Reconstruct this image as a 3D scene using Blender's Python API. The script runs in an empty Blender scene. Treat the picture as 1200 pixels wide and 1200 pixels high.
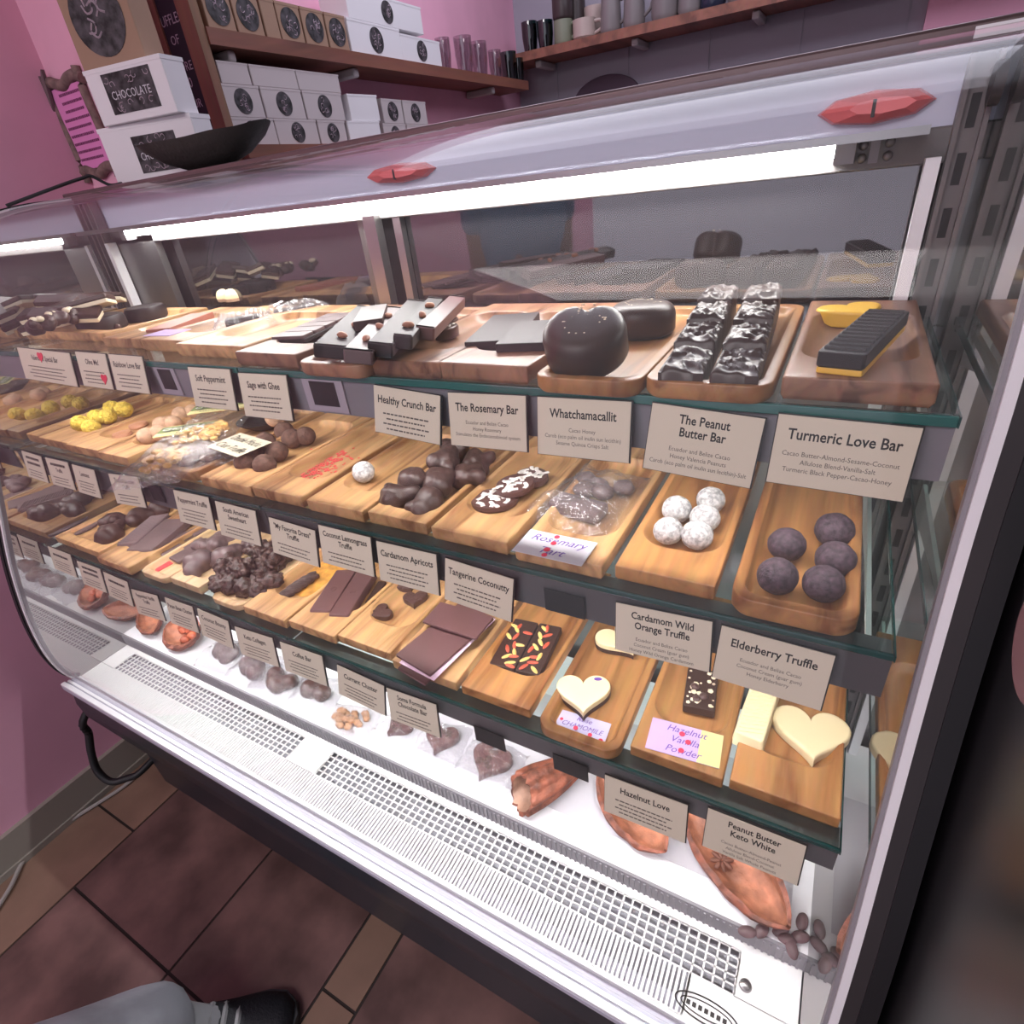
import bpy, bmesh, math, random
from mathutils import Vector, Matrix, noise
random.seed(7)
S = bpy.context.scene
COL = S.collection
PI = math.pi
# ------------------------------------------------------------------ camera
H = 1.36
F = 653.86
RW = Matrix(((0.87508, 0.47274, -0.10369), (0.16271, -0.48915, -0.85689), (-0.45580, 0.73298, -0.50496)))
CAMP = Vector((0, 0, H))
cd = bpy.data.cameras.new('camera')
cam = bpy.data.objects.new('camera', cd); COL.objects.link(cam)
cd.sensor_width = 36; cd.sensor_height = 36; cd.sensor_fit = 'HORIZONTAL'
cd.lens = 36 * F / 1200; cd.clip_start = 0.01
m3 = Matrix((RW[0], -RW[1], -RW[2])).transposed()
cam.matrix_world = Matrix.Translation(CAMP) @ m3.to_4x4()
S.camera = cam
# ------------------------------------------------------------------ world / light / exposure
w = bpy.data.worlds.new('world'); S.world = w; w.use_nodes = True
w.node_tree.nodes['Background'].inputs[0].default_value = (0.88, 0.86, 1.0, 1)
w.node_tree.nodes['Background'].inputs[1].default_value = 0.5
S.view_settings.view_transform = 'Standard'; S.view_settings.look = 'None'
S.view_settings.gamma = 1; S.view_settings.use_curve_mapping = False
S.view_settings.exposure = 0.95
S.cycles.transparent_max_bounces = 40
S.cycles.max_bounces = 10
S.cycles.glossy_bounces = 6
S.cycles.sample_clamp_indirect = 2.0
LED_STRENGTH = 40.0
STRIP_STRENGTH = 46.0
def area(name, loc, rot, sx, sy, power, col=(1, 1, 1)):
    l = bpy.data.lights.new(name, 'AREA'); l.shape = 'RECTANGLE'; l.size = sx; l.size_y = sy
    l.energy = power; l.color = col
    o = bpy.data.objects.new(name, l); COL.objects.link(o); o.location = loc; o.rotation_euler = rot
    return o
area('ceiling_fill', (-.7, -1.7, 2.67), (0, 0, 0), 2.0, 1.2, 30, (1, .94, .95))  # added unseen panel, broad fill from the customer side
area('ceiling_fill', (-.3, 1.9, 2.67), (0, 0, 0), 3.0, 1.3, 20, (.86, .86, 1.0))  # added unseen panel, sized for a broad pale sheen on the top glass

def at(px, py, ax, v):
    d = RW.transposed() @ Vector(((px - 600) / F, (py - 600) / F, 1))
    i = 'xyz'.index(ax)
    return CAMP + d * ((v - CAMP[i]) / d[i])

# ------------------------------------------------------------------ materials
MATS = {}
def nm(name):
    m = bpy.data.materials.new(name); m.use_nodes = True
    return m, m.node_tree.nodes, m.node_tree.links, m.node_tree.nodes['Principled BSDF']
def mat(name, col, rough=.5, metal=0, spec=.5, emit=None, var=0, scale=30, bump=0, bscale=80, coat=0):
    if name in MATS: return MATS[name]
    m, N, L, b = nm(name)
    c = (*col, 1)
    b.inputs['Base Color'].default_value = c; b.inputs['Roughness'].default_value = rough
    b.inputs['Metallic'].default_value = metal; b.inputs['Specular IOR Level'].default_value = spec
    b.inputs['Coat Weight'].default_value = coat
    if emit:
        b.inputs['Emission Color'].default_value = (*emit[0], 1); b.inputs['Emission Strength'].default_value = emit[1]
    if var or bump:
        tc = N.new('ShaderNodeTexCoord')
    if var:
        n = N.new('ShaderNodeTexNoise'); n.inputs['Scale'].default_value = scale; n.inputs['Detail'].default_value = 4
        L.new(tc.outputs['Object'], n.inputs['Vector'])
        r = N.new('ShaderNodeValToRGB'); r.color_ramp.elements[0].position = .35; r.color_ramp.elements[1].position = .65
        r.color_ramp.elements[0].color = (*[max(0, x * (1 - var)) for x in col], 1)
        r.color_ramp.elements[1].color = (*[min(1, x * (1 + var)) for x in col], 1)
        L.new(n.outputs['Fac'], r.inputs[0]); L.new(r.outputs[0], b.inputs['Base Color'])
    if bump:
        n2 = N.new('ShaderNodeTexNoise'); n2.inputs['Scale'].default_value = bscale; n2.inputs['Detail'].default_value = 5
        L.new(tc.outputs['Object'], n2.inputs['Vector'])
        bp = N.new('ShaderNodeBump'); bp.inputs['Strength'].default_value = bump; bp.inputs['Distance'].default_value = .004
        L.new(n2.outputs['Fac'], bp.inputs['Height']); L.new(bp.outputs[0], b.inputs['Normal'])
    MATS[name] = m; return m
def wood(name, c1, c2, rough=.45, sc=1.0, axis='Y', coat=0):
    m, N, L, b = nm(name)
    tc = N.new('ShaderNodeTexCoord'); oi = N.new('ShaderNodeObjectInfo')
    ad = N.new('ShaderNodeVectorMath'); ad.operation = 'ADD'
    mu = N.new('ShaderNodeVectorMath'); mu.operation = 'SCALE'; mu.inputs['Scale'].default_value = 7
    cx = N.new('ShaderNodeCombineXYZ')
    for i in range(3): L.new(oi.outputs['Random'], cx.inputs[i])
    L.new(cx.outputs[0], mu.inputs[0]); L.new(tc.outputs['Object'], ad.inputs[0]); L.new(mu.outputs[0], ad.inputs[1])
    mp = N.new('ShaderNodeMapping')
    s = [34 * sc, 34 * sc, 26 * sc]; s['XYZ'.index(axis)] = 3.2 * sc
    mp.inputs['Scale'].default_value = s; L.new(ad.outputs[0], mp.inputs[0])
    n = N.new('ShaderNodeTexNoise'); n.inputs['Scale'].default_value = 1; n.inputs['Detail'].default_value = 5; n.inputs['Distortion'].default_value = .9
    L.new(mp.outputs[0], n.inputs['Vector'])
    r = N.new('ShaderNodeValToRGB'); e = r.color_ramp.elements
    e[0].position = .34; e[0].color = (*c2, 1); e[1].position = .62; e[1].color = (*c1, 1)
    mid = e.new(.47); mid.color = (*[(x * .6 + y * .4) for x, y in zip(c1, c2)], 1)
    L.new(n.outputs['Fac'], r.inputs[0])
    n2 = N.new('ShaderNodeTexNoise'); n2.inputs['Scale'].default_value = 6; L.new(mp.outputs[0], n2.inputs['Vector'])
    mx = N.new('ShaderNodeMix'); mx.data_type = 'RGBA'; mx.blend_type = 'MULTIPLY'; mx.inputs[0].default_value = .28
    L.new(r.outputs[0], mx.inputs[6]); L.new(n2.outputs['Color'], mx.inputs[7])
    hs = N.new('ShaderNodeHueSaturation'); 
    mr = N.new('ShaderNodeMapRange'); mr.inputs['To Min'].default_value = .82; mr.inputs['To Max'].default_value = 1.2
    L.new(oi.outputs['Random'], mr.inputs[0]); L.new(mr.outputs[0], hs.inputs['Value']); L.new(mx.outputs[2], hs.inputs['Color'])
    L.new(hs.outputs[0], b.inputs['Base Color'])
    b.inputs['Roughness'].default_value = rough; b.inputs['Coat Weight'].default_value = coat; b.inputs['Coat Roughness'].default_value = .25
    MATS[name] = m; return m
def glass(name, tint=(1, 1, 1), f0=.04, gloss=(1, 1, 1), rough=0.0, film=0, filmcol=(1, 1, 1), bump=0, bscale=40, maxf=1):
    m, N, L, b = nm(name); N.remove(b)
    out = N['Material Output']
    t = N.new('ShaderNodeBsdfTransparent'); t.inputs[0].default_value = (*tint, 1)
    g = N.new('ShaderNodeBsdfGlossy'); g.inputs['Color'].default_value = (*gloss, 1); g.inputs['Roughness'].default_value = rough
    lw = N.new('ShaderNodeLayerWeight'); p = N.new('ShaderNodeMath'); p.operation = 'POWER'; p.inputs[1].default_value = 5
    L.new(lw.outputs['Facing'], p.inputs[0])
    mr = N.new('ShaderNodeMapRange'); mr.inputs['To Min'].default_value = f0; mr.inputs['To Max'].default_value = maxf
    L.new(p.outputs[0], mr.inputs[0])
    mix = N.new('ShaderNodeMixShader'); L.new(mr.outputs[0], mix.inputs[0]); L.new(t.outputs[0], mix.inputs[1]); L.new(g.outputs[0], mix.inputs[2])
    last = mix
    if bump:
        tc = N.new('ShaderNodeTexCoord'); n = N.new('ShaderNodeTexNoise'); n.inputs['Scale'].default_value = bscale; n.inputs['Detail'].default_value = 3
        L.new(tc.outputs['Object'], n.inputs['Vector']); bp = N.new('ShaderNodeBump'); bp.inputs['Strength'].default_value = bump; bp.inputs['Distance'].default_value = .02
        L.new(n.outputs['Fac'], bp.inputs['Height']); L.new(bp.outputs[0], g.inputs['Normal'])
    if film:
        d = N.new('ShaderNodeBsdfDiffuse'); d.inputs[0].default_value = (*filmcol, 1)
        tl = N.new('ShaderNodeBsdfTranslucent'); tl.inputs[0].default_value = (*filmcol, 1)
        a = N.new('ShaderNodeMixShader'); L.new(d.outputs[0], a.inputs[1]); L.new(tl.outputs[0], a.inputs[2])
        m2 = N.new('ShaderNodeMixShader'); m2.inputs[0].default_value = film
        L.new(last.outputs[0], m2.inputs[1]); L.new(a.outputs[0], m2.inputs[2]); last = m2
    L.new(last.outputs[0], out.inputs['Surface'])
    MATS[name] = m; return m
def mirror(name, col, fac, base, rough=.02):
    m, N, L, b = nm(name); N.remove(b); out = N['Material Output']
    g = N.new('ShaderNodeBsdfGlossy'); g.inputs['Color'].default_value = (*col, 1); g.inputs['Roughness'].default_value = rough
    d = N.new('ShaderNodeBsdfDiffuse'); d.inputs[0].default_value = (*base, 1)
    mix = N.new('ShaderNodeMixShader'); mix.inputs[0].default_value = fac
    L.new(d.outputs[0], mix.inputs[1]); L.new(g.outputs[0], mix.inputs[2]); L.new(mix.outputs[0], out.inputs['Surface'])
    MATS[name] = m; return m

OLIVE = wood('olive_wood', (.66, .38, .17), (.24, .10, .035), coat=.15)
ACACIA = wood('acacia_wood', (.52, .25, .085), (.24, .09, .025), coat=.15)
DARKW = wood('walnut_wood', (.36, .18, .10), (.12, .05, .028), coat=.2)
PALEW = wood('pale_wood', (.74, .52, .30), (.48, .28, .13), coat=.1)
SHELFW = wood('shelf_wood', (.30, .115, .075), (.16, .06, .04), .55, .4)
POSTW = wood('post_wood', (.33, .17, .10), (.18, .08, .05), .6, .4, 'Z')
DARKCH = mat('dark_chocolate', (.046, .022, .016), .42, spec=.4)
BLACKCH = mat('black_chocolate', (.017, .011, .011), .52, spec=.4)
RIDGECH = mat('ridge_chocolate', (.042, .018, .012), .36, spec=.45)
MILKCH = mat('milk_chocolate', (.085, .040, .034), .38, spec=.5)
MILKCL = mat('cluster_chocolate', (.055, .028, .024), .4, spec=.45, bump=.35, bscale=120)
ROUGHCH = mat('crunch_chocolate', (.05, .023, .018), .38, spec=.5, var=.5, scale=160, bump=.8, bscale=150)
GREYCH = mat('bloomed_chocolate', (.13, .085, .085), .42, var=.12)
SLABCH = mat('slab_chocolate', (.125, .058, .058), .42, var=.1, scale=12)
WHITECH = mat('ivory_chocolate', (.83, .70, .42), .42, spec=.4)
CREAM = mat('cream_filling', (.80, .70, .50), .5)
YELLOWCH = mat('turmeric_chocolate', (.80, .48, .05), .4)
YCRUMB = mat('yellow_crumb', (.66, .47, .06), .7, var=.2, scale=120, bump=.8, bscale=180)
SUGAR = mat('white_powder', (.50, .485, .48), .85, var=.4, scale=230, bump=.4, bscale=200)
PURPLE = mat('purple_cocoa_powder', (.058, .035, .046), .75, var=.5, scale=220, bump=.4, bscale=250)
COCOA = mat('cocoa_powder', (.105, .052, .036), .85, var=.3, scale=160, bump=.4, bscale=200)
TAN = mat('tan_powder', (.50, .31, .20), .8, var=.15, scale=120)
SESAME = mat('sesame_seed', (.80, .66, .45), .5)
FLAKE = mat('coconut_flake', (.80, .76, .72), .6)
ALMOND = mat('almond', (.40, .17, .10), .5, var=.2)
NUTY = mat('pale_nut', (.80, .56, .17), .5)
GOJI = mat('red_goji', (.62, .10, .05), .5)
REDPOW = mat('raspberry_powder', (.72, .10, .10), .8)
POD = mat('cacao_pod_skin', (.22, .065, .035), .55, var=.55, scale=50, bump=1, bscale=70)
PODIN = mat('cacao_pod_flesh', (.38, .15, .085), .5, var=.5, scale=30, bump=1, bscale=45)
PODIN2 = mat('cacao_pod_lining', (.34, .19, .13), .45, var=.35, scale=35, bump=.5, bscale=50)
BEAN = mat('cacao_bean', (.13, .075, .08), .5, var=.3, scale=60, bump=.3)
PLASTIC = glass('clear_plastic_wrap', (.97, .97, .98), .10, rough=.12, film=.05, bump=1.0, bscale=55, maxf=.7)
CARD = mat('card_paper', (.66, .60, .47), .7)
CARDE = mat('card_edge', (.02, .018, .016), .6)
INK = mat('black_ink', (.015, .013, .012), .6)
INK2 = mat('grey_ink', (.10, .085, .07), .6)
WHITEP = mat('white_paper', (.62, .60, .64), .7)
LILACP = mat('lilac_paper', (.50, .37, .62), .7)
YELLP = mat('yellow_paper', (.66, .59, .28), .7)
PINKP = mat('pink_paper', (.72, .24, .52), .7)
PENB = mat('purple_pen', (.14, .06, .35), .6)
REDDOT = mat('red_dot', (.75, .03, .08), .6)
STEEL = mat('brushed_steel', (.42, .41, .41), .32, 1)
STEELD = mat('dull_steel', (.24, .235, .235), .4, 1)
ALU = mat('bright_aluminium', (.85, .85, .87), .35, .2)
GREYM = mat('grey_enamel', (.27, .26, .28), .4)
DGREY = mat('dark_gasket', (.035, .031, .033), .5)
BLACKR = mat('black_rubber', (.012, .012, .014), .5)
NAVY = mat('navy_black_panel', (.020, .024, .032), .35)
LAV = mat('lavender_trim', (.50, .49, .58), .4)
WHITEE = mat('white_enamel', (.88, .88, .90), .35)
GRILLM = mat('pale_grille', (.93, .93, .91), .4)
DARKV = mat('grille_void', (.36, .36, .39), .8)
RAILM = mat('label_rail_grey', (.20, .19, .21), .45)
RAILD = mat('label_rail_dark', (.12, .118, .125), .35, .4)
PADM = mat('black_pad', (.008, .008, .009), .6)
EDGEG = mat('teal_glass_edge', (.012, .11, .095), .12, spec=.8)
EDGED = mat('dark_glass_edge', (.008, .055, .05), .12, spec=.8)
LEDM = mat('led_tube', (1, 1, 1), .4, emit=((1.0, .985, .96), LED_STRENGTH))
STRIPM = mat('fill_strip', (1, 1, 1), .4, emit=((1.0, .98, .96), STRIP_STRENGTH))  # glow for strips added to brighten the shelves
STRIPM2 = mat('fill_strip_lower', (1, 1, 1), .4, emit=((.97, .98, 1.0), STRIP_STRENGTH * 1.3))
FRONTG = glass('curved_case_glass', (1, 1, 1), .013, film=.007, maxf=.5)  # thin diffuse film added as an even haze over the pane
SHELFG = glass('shelf_glass', (.90, .97, .95), .05)
DOORM = mirror('dark_door_glass', (.55, .52, .54), .32, (.02, .018, .02), .03)
MIRR = mirror('end_panel_mirror', (.80, .80, .80), .80, (.10, .10, .10), .02)
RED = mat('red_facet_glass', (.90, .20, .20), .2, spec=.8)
PINKW = mat('pink_wall', (.80, .41, .54), .8, var=.06, scale=4)
BACKW = mat('back_wall', (.36, .345, .40), .8)
TILE = mat('terracotta_tile', (.165, .092, .082), .45, var=.4, scale=7, bump=.15, bscale=30)
STRIPT = mat('tan_floor_strip', (.25, .155, .11), .5, var=.12, scale=9)
GROUT = mat('dark_grout', (.03, .022, .02), .8)
BASEB = mat('baseboard_paint', (.32, .29, .25), .6)
CEIL = mat('ceiling_paint', (.62, .58, .66), .9)
BOXW = mat('white_box_card', (.80, .78, .80), .7)
BOXW2 = mat('cream_box_card', (.56, .50, .50), .7)
KRAFT = mat('kraft_card', (.35, .22, .15), .75)
LABELD = mat('dark_label', (.045, .04, .045), .6, var=.9, scale=60)
CHALKB = mat('chalkboard', (.022, .020, .028), .8)
CHALK = mat('chalk', (.45, .43, .46), .9)
BOWLM = mat('dark_carved_wood', (.035, .030, .028), .55, bump=.4)
GLASSCL = glass('tumbler_glass', (.75, .72, .74), .10)
GLASSGR = glass('green_tumbler_glass', (.10, .22, .21), .10)
MUGG = mat('grey_stoneware', (.20, .175, .175), .35)
MUGD = mat('dark_stoneware', (.05, .035, .035), .3)
MUGC = mat('cream_stoneware', (.48, .38, .34), .3)
BRACK = mat('bracket_paint', (.46, .42, .42), .6)
FABRIC = mat('grey_trousers', (.36, .37, .42), .9, var=.25, scale=9, bump=1, bscale=12)
SHOEM = mat('black_shoe', (.012, .013, .018), .6, bump=.4, bscale=200)
SOLE = mat('shoe_sole', (.05, .055, .06), .6)
LACE = mat('grey_lace', (.30, .30, .31), .8)
SKIN = mat('skin', (.50, .30, .22), .55)
HAIR = mat('hair', (.03, .02, .015), .6)
SHIRT = mat('blue_shirt', (.25, .42, .60), .9)
CABLE = mat('white_cable', (.42, .39, .37), .5)
BLK = mat('black_gloss_cabinet', (.006, .006, .007), .3)

# ------------------------------------------------------------------ helpers
def obj(name, bm, m, parent=None, loc=None, rot=None, smooth=True, ang=.7, bev=0):
    me = bpy.data.meshes.new(name)
    if isinstance(bm, bmesh.types.BMesh):
        bmesh.ops.recalc_face_normals(bm, faces=bm.faces)
        bm.to_mesh(me); bm.free()
    else:
        me = bm
    for x in (m if isinstance(m, (list, tuple)) else [m]): me.materials.append(x)
    if smooth:
        me.polygons.foreach_set('use_smooth', [True] * len(me.polygons)); me.set_sharp_from_angle(angle=ang)
    o = bpy.data.objects.new(name, me); COL.objects.link(o)
    if parent: o.parent = parent
    if loc is not None: o.location = loc
    if rot is not None: o.rotation_euler = rot
    if smooth and ang < 1.0 and len(me.polygons) < 3000:
        md = o.modifiers.new('weighted', 'WEIGHTED_NORMAL'); md.keep_sharp = True; md.weight = 80
    if bev:
        md = o.modifiers.new('bevel', 'BEVEL'); md.width = bev; md.segments = 2; md.limit_method = 'ANGLE'
    return o
def tag(o, label, cat, group=None):
    o['label'] = label; o['category'] = cat
    if group: o['group'] = group
    return o
def empty(name, label, cat, loc=(0, 0, 0), rz=0, group=None):
    o = bpy.data.objects.new(name, None); COL.objects.link(o); o.location = loc; o.rotation_euler = (0, 0, rz); o.empty_display_size = .05
    return tag(o, label, cat, group)
def struct(name, bm, m, **k):
    o = obj(name, bm, m, **k); o['kind'] = 'structure'; return o
BM = bmesh.new
def bx(bm, x0, x1, y0, y1, z0, z1, mi=0):
    v = [bm.verts.new(p) for p in ((x0, y0, z0), (x1, y0, z0), (x1, y1, z0), (x0, y1, z0), (x0, y0, z1), (x1, y0, z1), (x1, y1, z1), (x0, y1, z1))]
    for f in ((0, 3, 2, 1), (4, 5, 6, 7), (0, 1, 5, 4), (1, 2, 6, 5), (2, 3, 7, 6), (3, 0, 4, 7)):
        bm.faces.new([v[i] for i in f]).material_index = mi
    return bm
def box(*a): return bx(BM(), *a)
def loft(bm, loops, cap0=True, cap1=True, closed=True, mi=0):
    L = [[bm.verts.new(p) for p in lp] for lp in loops]
    for a, b in zip(L, L[1:]):
        n = len(a)
        for i in range(n if closed else n - 1):
            j = (i + 1) % n
            bm.faces.new((a[i], a[j], b[j], b[i])).material_index = mi
    if cap0: bm.faces.new(L[0][::-1]).material_index = mi
    if cap1: bm.faces.new(L[-1]).material_index = mi
    return L
def inset(pts, d):
    n = len(pts); out = []
    for i in range(n):
        p, q, r = Vector(pts[i - 1]), Vector(pts[i]), Vector(pts[(i + 1) % n])
        t = (r - p); t.normalize() if t.length > 0 else None
        nn = Vector((-t.y, t.x)); out.append((q.x + nn.x * d, q.y + nn.y * d))
    return out
def soft(bm, pts, z0, z1, b=.002, mi=0):      # pts counter-clockwise
    n1 = inset(pts, b)
    h = [(n1, z0), (pts, z0 + b), (pts, z1 - b), (inset(pts, b * .3), z1 - b * .3), (n1, z1)]
    loft(bm, [[(x, y, z) for x, y in lp] for lp, z in h], mi=mi)
    return bm
def soft_star(bm, pts, z0, z1, b=.002):      # outline scaled about its middle: for hearts
    R0 = max(math.hypot(*p) for p in pts); sc = lambda k: [(x * k, y * k) for x, y in pts]
    h = []
    for i in range(4): a = i / 3 * PI / 2; h.append((sc(1 - b * (1 - math.sin(a)) / R0), z0 + b * .5 * (1 - math.cos(a))))
    for i in range(5): a = i / 4 * PI / 2; h.append((sc(1 - b * (1 - math.cos(a)) / R0), z1 - b * (1 - math.sin(a))))
    h.append((sc(max(.15, 1 - b * 2.2 / R0)), z1 + b * .05))
    loft(bm, [[(x, y, z) for x, y in lp] for lp, z in h]); return bm
def rrect(wx, wy, r, n=6, cx=0, cy=0):
    r = min(r, wx / 2 - 1e-5, wy / 2 - 1e-5); out = []
    for k, (sx, sy) in enumerate(((1, 1), (-1, 1), (-1, -1), (1, -1))):
        for i in range(n + 1):
            a = k * PI / 2 + i * PI / 2 / n
            out.append((cx + sx * (wx / 2 - r) + r * math.cos(a), cy + sy * (wy / 2 - r) + r * math.sin(a)))
    return out
def heart(wd, n=40):
    out = []
    for i in range(n):
        t = 2 * PI * i / n
        x = 16 * math.sin(t) ** 3; y = 13 * math.cos(t) - 5 * math.cos(2 * t) - 2 * math.cos(3 * t) - math.cos(4 * t)
        out.append((-x / 32 * wd, (y + 2) / 32 * wd))
    return out
def ellipse(a, b, n=28): return [(a * math.cos(2 * PI * i / n), b * math.sin(2 * PI * i / n)) for i in range(n)]
def ball(bm, c, r, amp=0, freq=3, sub=3, sc=(1, 1, 1), seed=0, mi=0):
    r0 = bmesh.ops.create_icosphere(bm, subdivisions=sub, radius=1)
    for v in r0['verts']:
        d = v.co.normalized()
        k = 1 + amp * (noise.noise(d * freq + Vector((seed * 3.1, seed * 1.7, seed))) + .4 * noise.noise(d * freq * 2.7 + Vector((seed, 0, 5))))
        v.co = Vector((d.x * sc[0], d.y * sc[1], d.z * sc[2])) * r * k + Vector(c)
    if mi:
        for f in {f for v in r0['verts'] for f in v.link_faces}: f.material_index = mi
    return bm
def lobes(bm, LB, amp=.05, freq=30, sub=4, seed=0, flat=None, vor=0):
    r0 = bmesh.ops.create_icosphere(bm, subdivisions=sub, radius=1)
    for v in r0['verts']:
        d = v.co.normalized(); best = .001
        for c, r in LB:
            c = Vector(c); b = d.dot(c); q = b * b - c.length_squared + r * r
            if q > 0:
                t = b + math.sqrt(q)
                if t > best: best = t
        p = d * best
        p += d * amp * best * (noise.noise(p * freq + Vector((seed, seed * 2, 0))) + .6 * noise.noise(p * freq * 2.5))
        if vor:
            dd = noise.voronoi(p * vor + Vector((seed, 0, 0)))[0]; p += d * .0085 * (dd[1] - dd[0] - .25)
        if flat is not None and p.z < flat: p.z = flat
        v.co = p
    bmesh.ops.smooth_vert(bm, verts=bm.verts, factor=.2 if vor else .5, use_axis_x=True, use_axis_y=True, use_axis_z=True)
    return bm
def lathe(bm, prof, n=24, c=(0, 0, 0), mi=0):
    loops = [[(c[0] + r * math.cos(2 * PI * i / n), c[1] + r * math.sin(2 * PI * i / n), c[2] + z) for i in range(n)] for r, z in prof]
    loft(bm, loops, mi=mi); return bm
def tube(bm, pts, r, n=8, mi=0):
    pts = [Vector(p) for p in pts]; loops = []
    for i, p in enumerate(pts):
        t = (pts[min(i + 1, len(pts) - 1)] - pts[max(i - 1, 0)]).normalized()
        u = t.cross(Vector((0, 0, 1)))
        if u.length < .05: u = t.cross(Vector((1, 0, 0)))
        u.normalize(); v = t.cross(u); rr = r[i] if isinstance(r, (list, tuple)) else r
        loops.append([p + u * rr * math.cos(2 * PI * k / n) + v * rr * math.sin(2 * PI * k / n) for k in range(n)])
    loft(bm, loops, mi=mi); return bm
def spline(pts, k=6):
    P = [Vector(p) for p in pts]; P = [2 * P[0] - P[1]] + P + [2 * P[-1] - P[-2]]; out = []
    for i in range(1, len(P) - 2):
        for j in range(k):
            t = j / k; a, b, c, d = P[i - 1:i + 3]
            out.append(.5 * ((2 * b) + (c - a) * t + (2 * a - 5 * b + 4 * c - d) * t * t + (3 * b - a - 3 * c + d) * t ** 3))
    return out + [P[-2]]
def copy_tree(o, parent=None):
    c = o.copy(); COL.objects.link(c)
    if parent: c.parent = parent
    for ch in list(o.children): copy_tree(ch, c)
    return c
# lettering: text curves turned into meshes
def text_mesh(s, size, bold=0.0, shear=0.0, sx=1.0, align='CENTER', fit=None, space=1.0):
    cu = bpy.data.curves.new('t', 'FONT'); cu.body = s; cu.size = size; cu.offset = bold; cu.shear = shear
    cu.align_x = align; cu.align_y = 'CENTER'; cu.resolution_u = 2; cu.space_line = space
    o = bpy.data.objects.new('t', cu); COL.objects.link(o)
    bpy.context.view_layer.update()
    me = bpy.data.meshes.new_from_object(o.evaluated_get(bpy.context.evaluated_depsgraph_get()))
    bpy.data.objects.remove(o); bpy.data.curves.remove(cu)
    wd = max([abs(v.co.x) for v in me.vertices] + [1e-6])
    if fit and align == 'CENTER' and wd * sx * 2 > fit: sx = fit / (2 * wd)
    for v in me.vertices: v.co.x *= sx
    return me
def lettering(name, s, m, parent, size, at_, plane='front', **k):
    me = text_mesh(s, size, **k)
    for v in me.vertices:
        x, y = v.co.x, v.co.y
        v.co = Vector((x + at_[0], at_[1], y + at_[2])) if plane == 'front' else Vector((x + at_[0], y + at_[1], at_[2]))
    return obj(name, me, m, parent, smooth=False)
def scribble(name, m, parent, rows, plane='front'):      # illegible fine print: rows of (x0, x1, z, height)
    bm = BM()
    for x0, x1, dep, z, hh in rows:
        x = x0
        while x < x1:
            wl = random.uniform(.002, .006)
            xe = min(x + wl, x1)
            if plane == 'front': bx(bm, x, xe, dep - .0001, dep, z - hh / 2, z + hh / 2)
            else: bx(bm, x, xe, z - hh / 2, z + hh / 2, dep, dep + .0001)
            x += wl + .0011
    return obj(name, bm, m, parent, smooth=False)

# ------------------------------------------------------------------ room
XW = -1.61; YB = 3.15; ZC = 2.7
struct('floor', box(-1.75, 2.6, -2.6, YB + .1, -.06, -.002), GROUT)
tl = BM()
def tile(x0, x1, y0, y1, mi): bx(tl, x0 + .003, x1 - .003, y0 + .003, y1 - .003, -.002, .001, mi)
xs = [-1.405, -1.018, -.695, -.605, -.218, .169, .556]
for k in range(-7, 9):
    y0 = .045 + k * .387
    tile(XW, xs[0], y0 + .15, y0 + .537, 1)
    for a, b in ((xs[0], xs[1]), (xs[1], xs[2]), (xs[3], xs[4]), (xs[4], xs[5]), (xs[5], xs[6])): tile(a, b, y0, y0 + .387, 0)
    tile(xs[2], xs[3], y0 + .13, y0 + .517, 1)
o = struct('trim_1', tl, [TILE, STRIPT], smooth=False)
struct('wall_left', box(XW - .1, XW, -2.6, YB + .1, 0, ZC), PINKW)
struct('wall_partition', box(XW, -1.385, .885, .945, 0, ZC), PINKW)
bw = BM()
for i in range(12): bx(bw, -1.75 + i * .36, -1.75 + i * .36 + .352, YB, YB + .1, 0, ZC)
bx(bw, -1.75, 2.6, YB + .004, YB + .1, 0, ZC)
struct('wall_back', bw, BACKW)
struct('wall_right', box(2.5, 2.6, -2.6, YB + .1, 0, ZC), BACKW)
struct('ceiling', box(-1.75, 2.6, -2.6, YB + .1, ZC, ZC + .08), CEIL)
bb = box(XW, XW + .014, -2.6, .88, 0, .105); bx(bb, XW, XW + .02, -2.6, .88, 0, .018)
struct('baseboard_left', bb, BASEB)
struct('trim_2', box(.10, 1.0, YB - .04, YB - .001, 1.2, 2.4), PINKW)      # pink board on back wall

# ------------------------------------------------------------------ display case
XL, XR = -1.396, .093
Z = lambda r: H + r
case = empty('display_case', 'long curved-glass refrigerated chocolate display case with three glass shelves', 'display case', (-.65, .55, 0))
cl = Vector((-.65, .55, 0))
def cobj(name, bm, m, **k):          # build in world coordinates, store relative to the case
    bmesh.ops.translate(bm, verts=bm.verts, vec=-cl)
    return obj(name, bm, m, case, **k)
DECK = Z(-.84)
# lower body
b = BM()
bx(b, XL - .005, .10, .31, .93, .06, .30)
cobj('base_cabinet', b, NAVY)
b = box(XL + .05, .05, .34, .90, 0, .06); cobj('kick_plinth', b, BLACKR)
prof = [(.31, .30), (.300, .335), (.272, .352), (.258, .375), (.256, .42), (.262, .452), (.262, .47), (.31, .47)]
b = BM(); loft(b, [[(x, y, z) for y, z in prof] for x in (XL - .02, .112)]); cobj('bumper_panel', b, NAVY, ang=1.0)
b = BM()
bx(b, XL - .02, .112, .252, .31, .471, .484)
cobj('sill_face', b, LAV, bev=.002)
b = BM()
bx(b, XL - .02, .112, .253, .263, .484, .489); 
bx(b, XL - .02, .112, .266, .272, .484, .486)
bx(b, XL - .02, .112, .283, .288, .484, .492)
cobj('glass_track', b, ALU, bev=.001)
b = box(XL, XR, .288, .74, .462, .474); cobj('well_floor', b, DARKV)
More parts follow.
